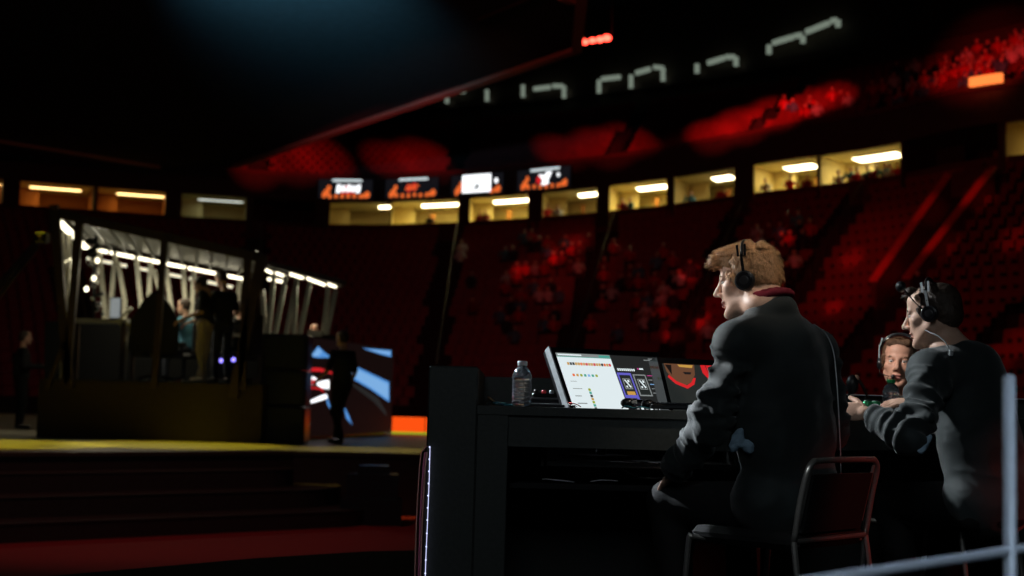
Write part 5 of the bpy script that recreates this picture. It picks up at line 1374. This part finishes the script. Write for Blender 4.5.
def sit(**k):
    J = dict(head=(0,.10,1.24), neck=(0,.05,1.07), chest=(0,.02,.88), pelvis=(0,-.02,.58), Ls=(-.19,.03,1.0), Rs=(.19,.03,1.0), Le=(-.24,.14,.76), Re=(.24,.14,.76), Lw=(-.16,.36,.78), Rw=(.16,.36,.78),
      Lh=(-.09,0,.53), Rh=(.09,0,.53), Lk=(-.13,.44,.52), Rk=(.13,.44,.52), La=(-.13,.44,.09), Ra=(.13,.44,.09)); J.update(k); return J
def stool(base, rz, label):
    t = thing('gaming_chair', label, 'chair', base, rz); b = MB(); b.box((0,.05,.42), (.48,.48,.09), 'vinyl', bev=.03); b.build('seat', t)
    b = MB(); b.box((0,-.22,.80), (.44,.08,.70), 'vinyl', bev=.03); b.build('backrest', t)
    b = MB(); b.tube([(0,.05,.08),(0,.05,.40)], .03, 'plastic', 8)
    for k in range(5): b.bar((0,.05,.08), (.26*math.cos(k*1.2566), .05+.26*math.sin(k*1.2566), .03), .05, .03, 'plastic')
    b.build('base', t); return t
def onb(px, Y): p = W(px, 380, Y); return Vector((p.x, Y, ZB))
figure('taller person standing in the booth in black t-shirt and dark trousers', onb(221,22.5), R(52), stand(head=(0,.10,1.66), hp=25, Lw=(-.08,.40,1.02), Le=(-.27,.12,1.12), Rw=(.10,.34,1.0), sleeve=.75), 'bshirt', 'jean', 'brown')
figure('person standing in the booth in black top and khaki trousers', onb(203,22.2), R(80), stand(head=(0,.12,1.56), hp=22, hy=8, Lw=(-.14,.36,.98), Rw=(.16,.34,.96), chest=(0,.04,1.22), sleeve=.9, La=(-.10,-.05,.09), Ra=(.12,.10,.09)), 'bshirt', 'khaki', 'brown', sc_=.98, shoe='khaki')
pb = onb(186,23.2); figure('seated person in light blue t-shirt in the booth, reaching left to the table', pb, R(75), sit(hp=10, Lw=(-.12,.42,.72), Rw=(.14,.44,.70), sleeve=.7), 'lblue', 'jean', 'brown'); stool(pb, R(75), 'dark gaming chair under the person in light blue')
pb = onb(241,23.4); figure('seated person at the right end of booth with raised hand, mostly hidden by post', pb, R(70), sit(Lw=(-.22,.38,1.02), Le=(-.24,.28,.80)), 'bshirt', 'jean', 'brown', 'skin2'); stool(pb, R(70), 'dark gaming chair at right end of the front booth')
p = W(314,335,30.3); pb = Vector((p.x, 30.6, ZB)); figure('seated person in white top and dark tie inside the farther booth', pb, R(165), sit(sleeve=1.2, Lw=(-.05,.28,.86), Rw=(.08,.28,.84)), 'white', 'jean', 'brown', 'skin2'); stool(pb, R(165), 'gaming chair of the person in white in the farther booth')
p = W(340,443,22.2); figure('dark silhouetted person walking on the stage before the video wall', Vector((p.x,22.2,ZS)), R(50), stand(La=(-.10,-.12,.09), Ra=(.12,.22,.09), Rk=(.10,.14,.52), Lk=(-.11,.04,.50), Lw=(-.30,.20,1.0), Le=(-.29,.02,1.14)), 'bshirt', 'trouser', 'brown')
p = W(18,440,25.5); figure('dark person standing by the camera crane at the far left', Vector((p.x,25.5,ZS)), R(-60), stand(Lw=(-.12,.36,1.15), Rw=(.12,.36,1.12), sleeve=1.2), 'bshirt', 'trouser', 'brown', 'skin2')
# ================================================================= LIGHT
w = bpy.data.worlds.new('world'); sc.world = w; w.use_nodes = True
w.node_tree.nodes['Background'].inputs['Color'].default_value = (.45,.55,.6,1); w.node_tree.nodes['Background'].inputs['Strength'].default_value = .0025
L = light
RED = (1,.03,.03)
# cool key from the stage side on the men at the desk
L('SPOT', (-3.5,8.2,4.3), 1700, (.90,.97,1), (.80,4.85,2.0), .12, 14, .5, 'key_spot')
L('SPOT', (-3.6,8.2,4.6), 2400, (.85,.93,1), (.12,5.16,1.66), .05, 8, .6, 'key_spot')  # added narrow spot that brightens the bottle and desk items
L('SPOT', (-3.0,7.6,5.0), 1600, (.90,.97,1), (1.50,5.40,1.84), .12, 12, .5, 'key_spot')
L('SPOT', (-1.5,4.4,4.4), 900, (1,.93,.86), (1.7,6.55,1.80), .12, 8, .5, 'key_spot')
L('SPOT', (2.6,3.0,6.2), 420, (1,.84,.66), (.83,4.93,2.09), .12, 6.5, .8, 'hair_spot')
L('AREA', (-.5,-2.5,5.5), 38, (.86,.96,1), (.8,5.0,1.3), 2.5, name='camera_fill')  # added unseen soft fill above and behind the camera
L('SPOT', (3.6,2.6,3.2), 130, (1,.10,.07), (1.22,4.86,1.30), .1, 8, .6, 'red_edge')
L('SPOT', (3.9,3.2,3.2), 130, (1,.10,.07), (1.95,5.4,1.30), .1, 8, .6, 'red_edge')
L('SPOT', (1.6,.2,4.4), 160, (.72,.85,1), (.8,2.25,1.5), .3, 34, .6, 'handrail_fill')  # added unseen spot, there to brighten the handrail
L('SPOT', (-1.4,2.2,3.4), 60, (.9,.97,1), (1.1,4.7,1.20), .1, 5, .6, 'chair_fill')  # this and the next: added spots that pick out the chair frames
L('SPOT', (-1.0,3.0,3.6), 50, (.9,.97,1), (1.75,5.3,1.20), .1, 5, .6, 'chair_fill')
L('SPOT', (-4.0,5.0,2.7), 700, (1,.95,.90), (.78,4.93,1.98), .25, 4.2, .7, 'face_fill')  # added narrow fill on the blond man's cheek
# blue light on the drape
L('SPOT', (-7.3,31,10.5), 16000, (.20,.58,.85), (-7.0,37.6,ZC), .3, 48, 1.0, 'blue_wash')
L('SPOT', (9,20,2.6), 3000, (1,.38,.25), (-5,58,ZC+.8), .2, 13, .9, 'trim_fill')  # added warm spot that brings out the bronze drape edge
# red washes on the stands
L('SPOT', (-2,24,12.2), 1500, (1,.10,.08), (9,58,5), .4, 62, 1.0, 'red_wash')
L('SPOT', (4,22,10.5), 700, (1,.10,.08), (14,40,4), .4, 60, 1.0, 'red_wash')
L('SPOT', (-4,24,12.2), 750, (1,.10,.08), (-14,66,8), .4, 70, 1.0, 'red_wash')
L('SPOT', (6,26,12.0), 26000, RED, ring(t_at(985,14,4),4,14.9), .2, 10, 1, 'red_wash')
L('SPOT', (0,24,11.8), 4500, RED, W(570,262,68), .2, 8, 1, 'red_wash')  # from here on, added narrow spots that lift single crowd patches
L('SPOT', (0,24,11.8), 4500, RED, W(690,300,58), .2, 7, 1, 'red_wash')
L('SPOT', (0,24,11.8), 5000, RED, W(850,262,54), .2, 12, 1, 'red_wash')
# yellow stage light, red carpet light
L('SPOT', (-6.9,18.6,12.4), 4500, (1,.82,.03), (-6.9,18.7,ZS), .1, 19, .5, 'stage_yellow')
L('SPOT', (-4.6,19.9,12.4), 4000, (1,.82,.03), (-4.6,20.0,ZS), .1, 17, .5, 'stage_yellow')
L('SPOT', (-1.6,19.6,12.4), 1800, (1,.78,.15), (-1.9,19.9,ZS), .1, 15, .6, 'stage_yellow')
L('SPOT', (-4,13,7.5), 170, (1,.4,.35), (-4,16,0), .2, 60, .8, 'carpet_wash')

for px_, off_, h_, c_, e_ in ((712,2.5,13.2,3.2,1.0),(742,3.2,13.6,3.6,1.3),(775,3.5,14.0,3.6,1.3),(808,4.5,14.6,3.0,1.0),(835,5.5,15.0,2.6,.7)):
    L('SPOT', (6,26,12.0), 52000*e_, RED, ring(t_at(px_,14,off_),off_,h_), .1, c_+.8, 1, 'deck_spot')
for px_, off_, h_, c_, e_ in ((250,2,13.4,3,1),(285,4,14.3,3.6,1),(318,4,14.3,3,1),(392,3,13.8,2.6,.7),(425,3,13.8,2.8,.9),(560,3,13.6,2.4,.6),(600,3.2,13.6,2.8,.9),(625,4,14,2.4,.7)):
    L('SPOT', (9,24,9), 46000*e_, RED, ring(t_at(px_,14,off_),off_,h_), .1, c_+.8, 1, 'deck_spot')
for x_, y_, Y_, c_, e_ in ((556,254,70,1.4,1),(520,262,68,1.2,.7),(575,248,72,1.6,.6),(690,272,62,1.4,1),(693,304,56,1.5,1.1),(668,314,56,1.4,.8),(785,238,60,1.6,.5),(818,282,50,1.6,.5),(845,250,54,2,.5),(985,210,46,3,.25),(1000,330,40,7,.12)):
    L('SPOT', (0,24,11.8), 30000*e_, RED, W(x_,y_,Y_), .1, c_+.4, 1, 'crowd_fill')  # added pinpoint spots that make bright blobs in the stands

for t_, i_, e_ in ((VT1,16,1),(VT1,12,.8),(VT0,15,.7),(VT0,10,.6)):
    L('SPOT', (0,24,11.8), 9000*e_, RED, rowp(t_, i_/NR, rh(i_)+1), .1, 3, 1, 'rail_fill')  # added spots that brighten the stair well rail caps
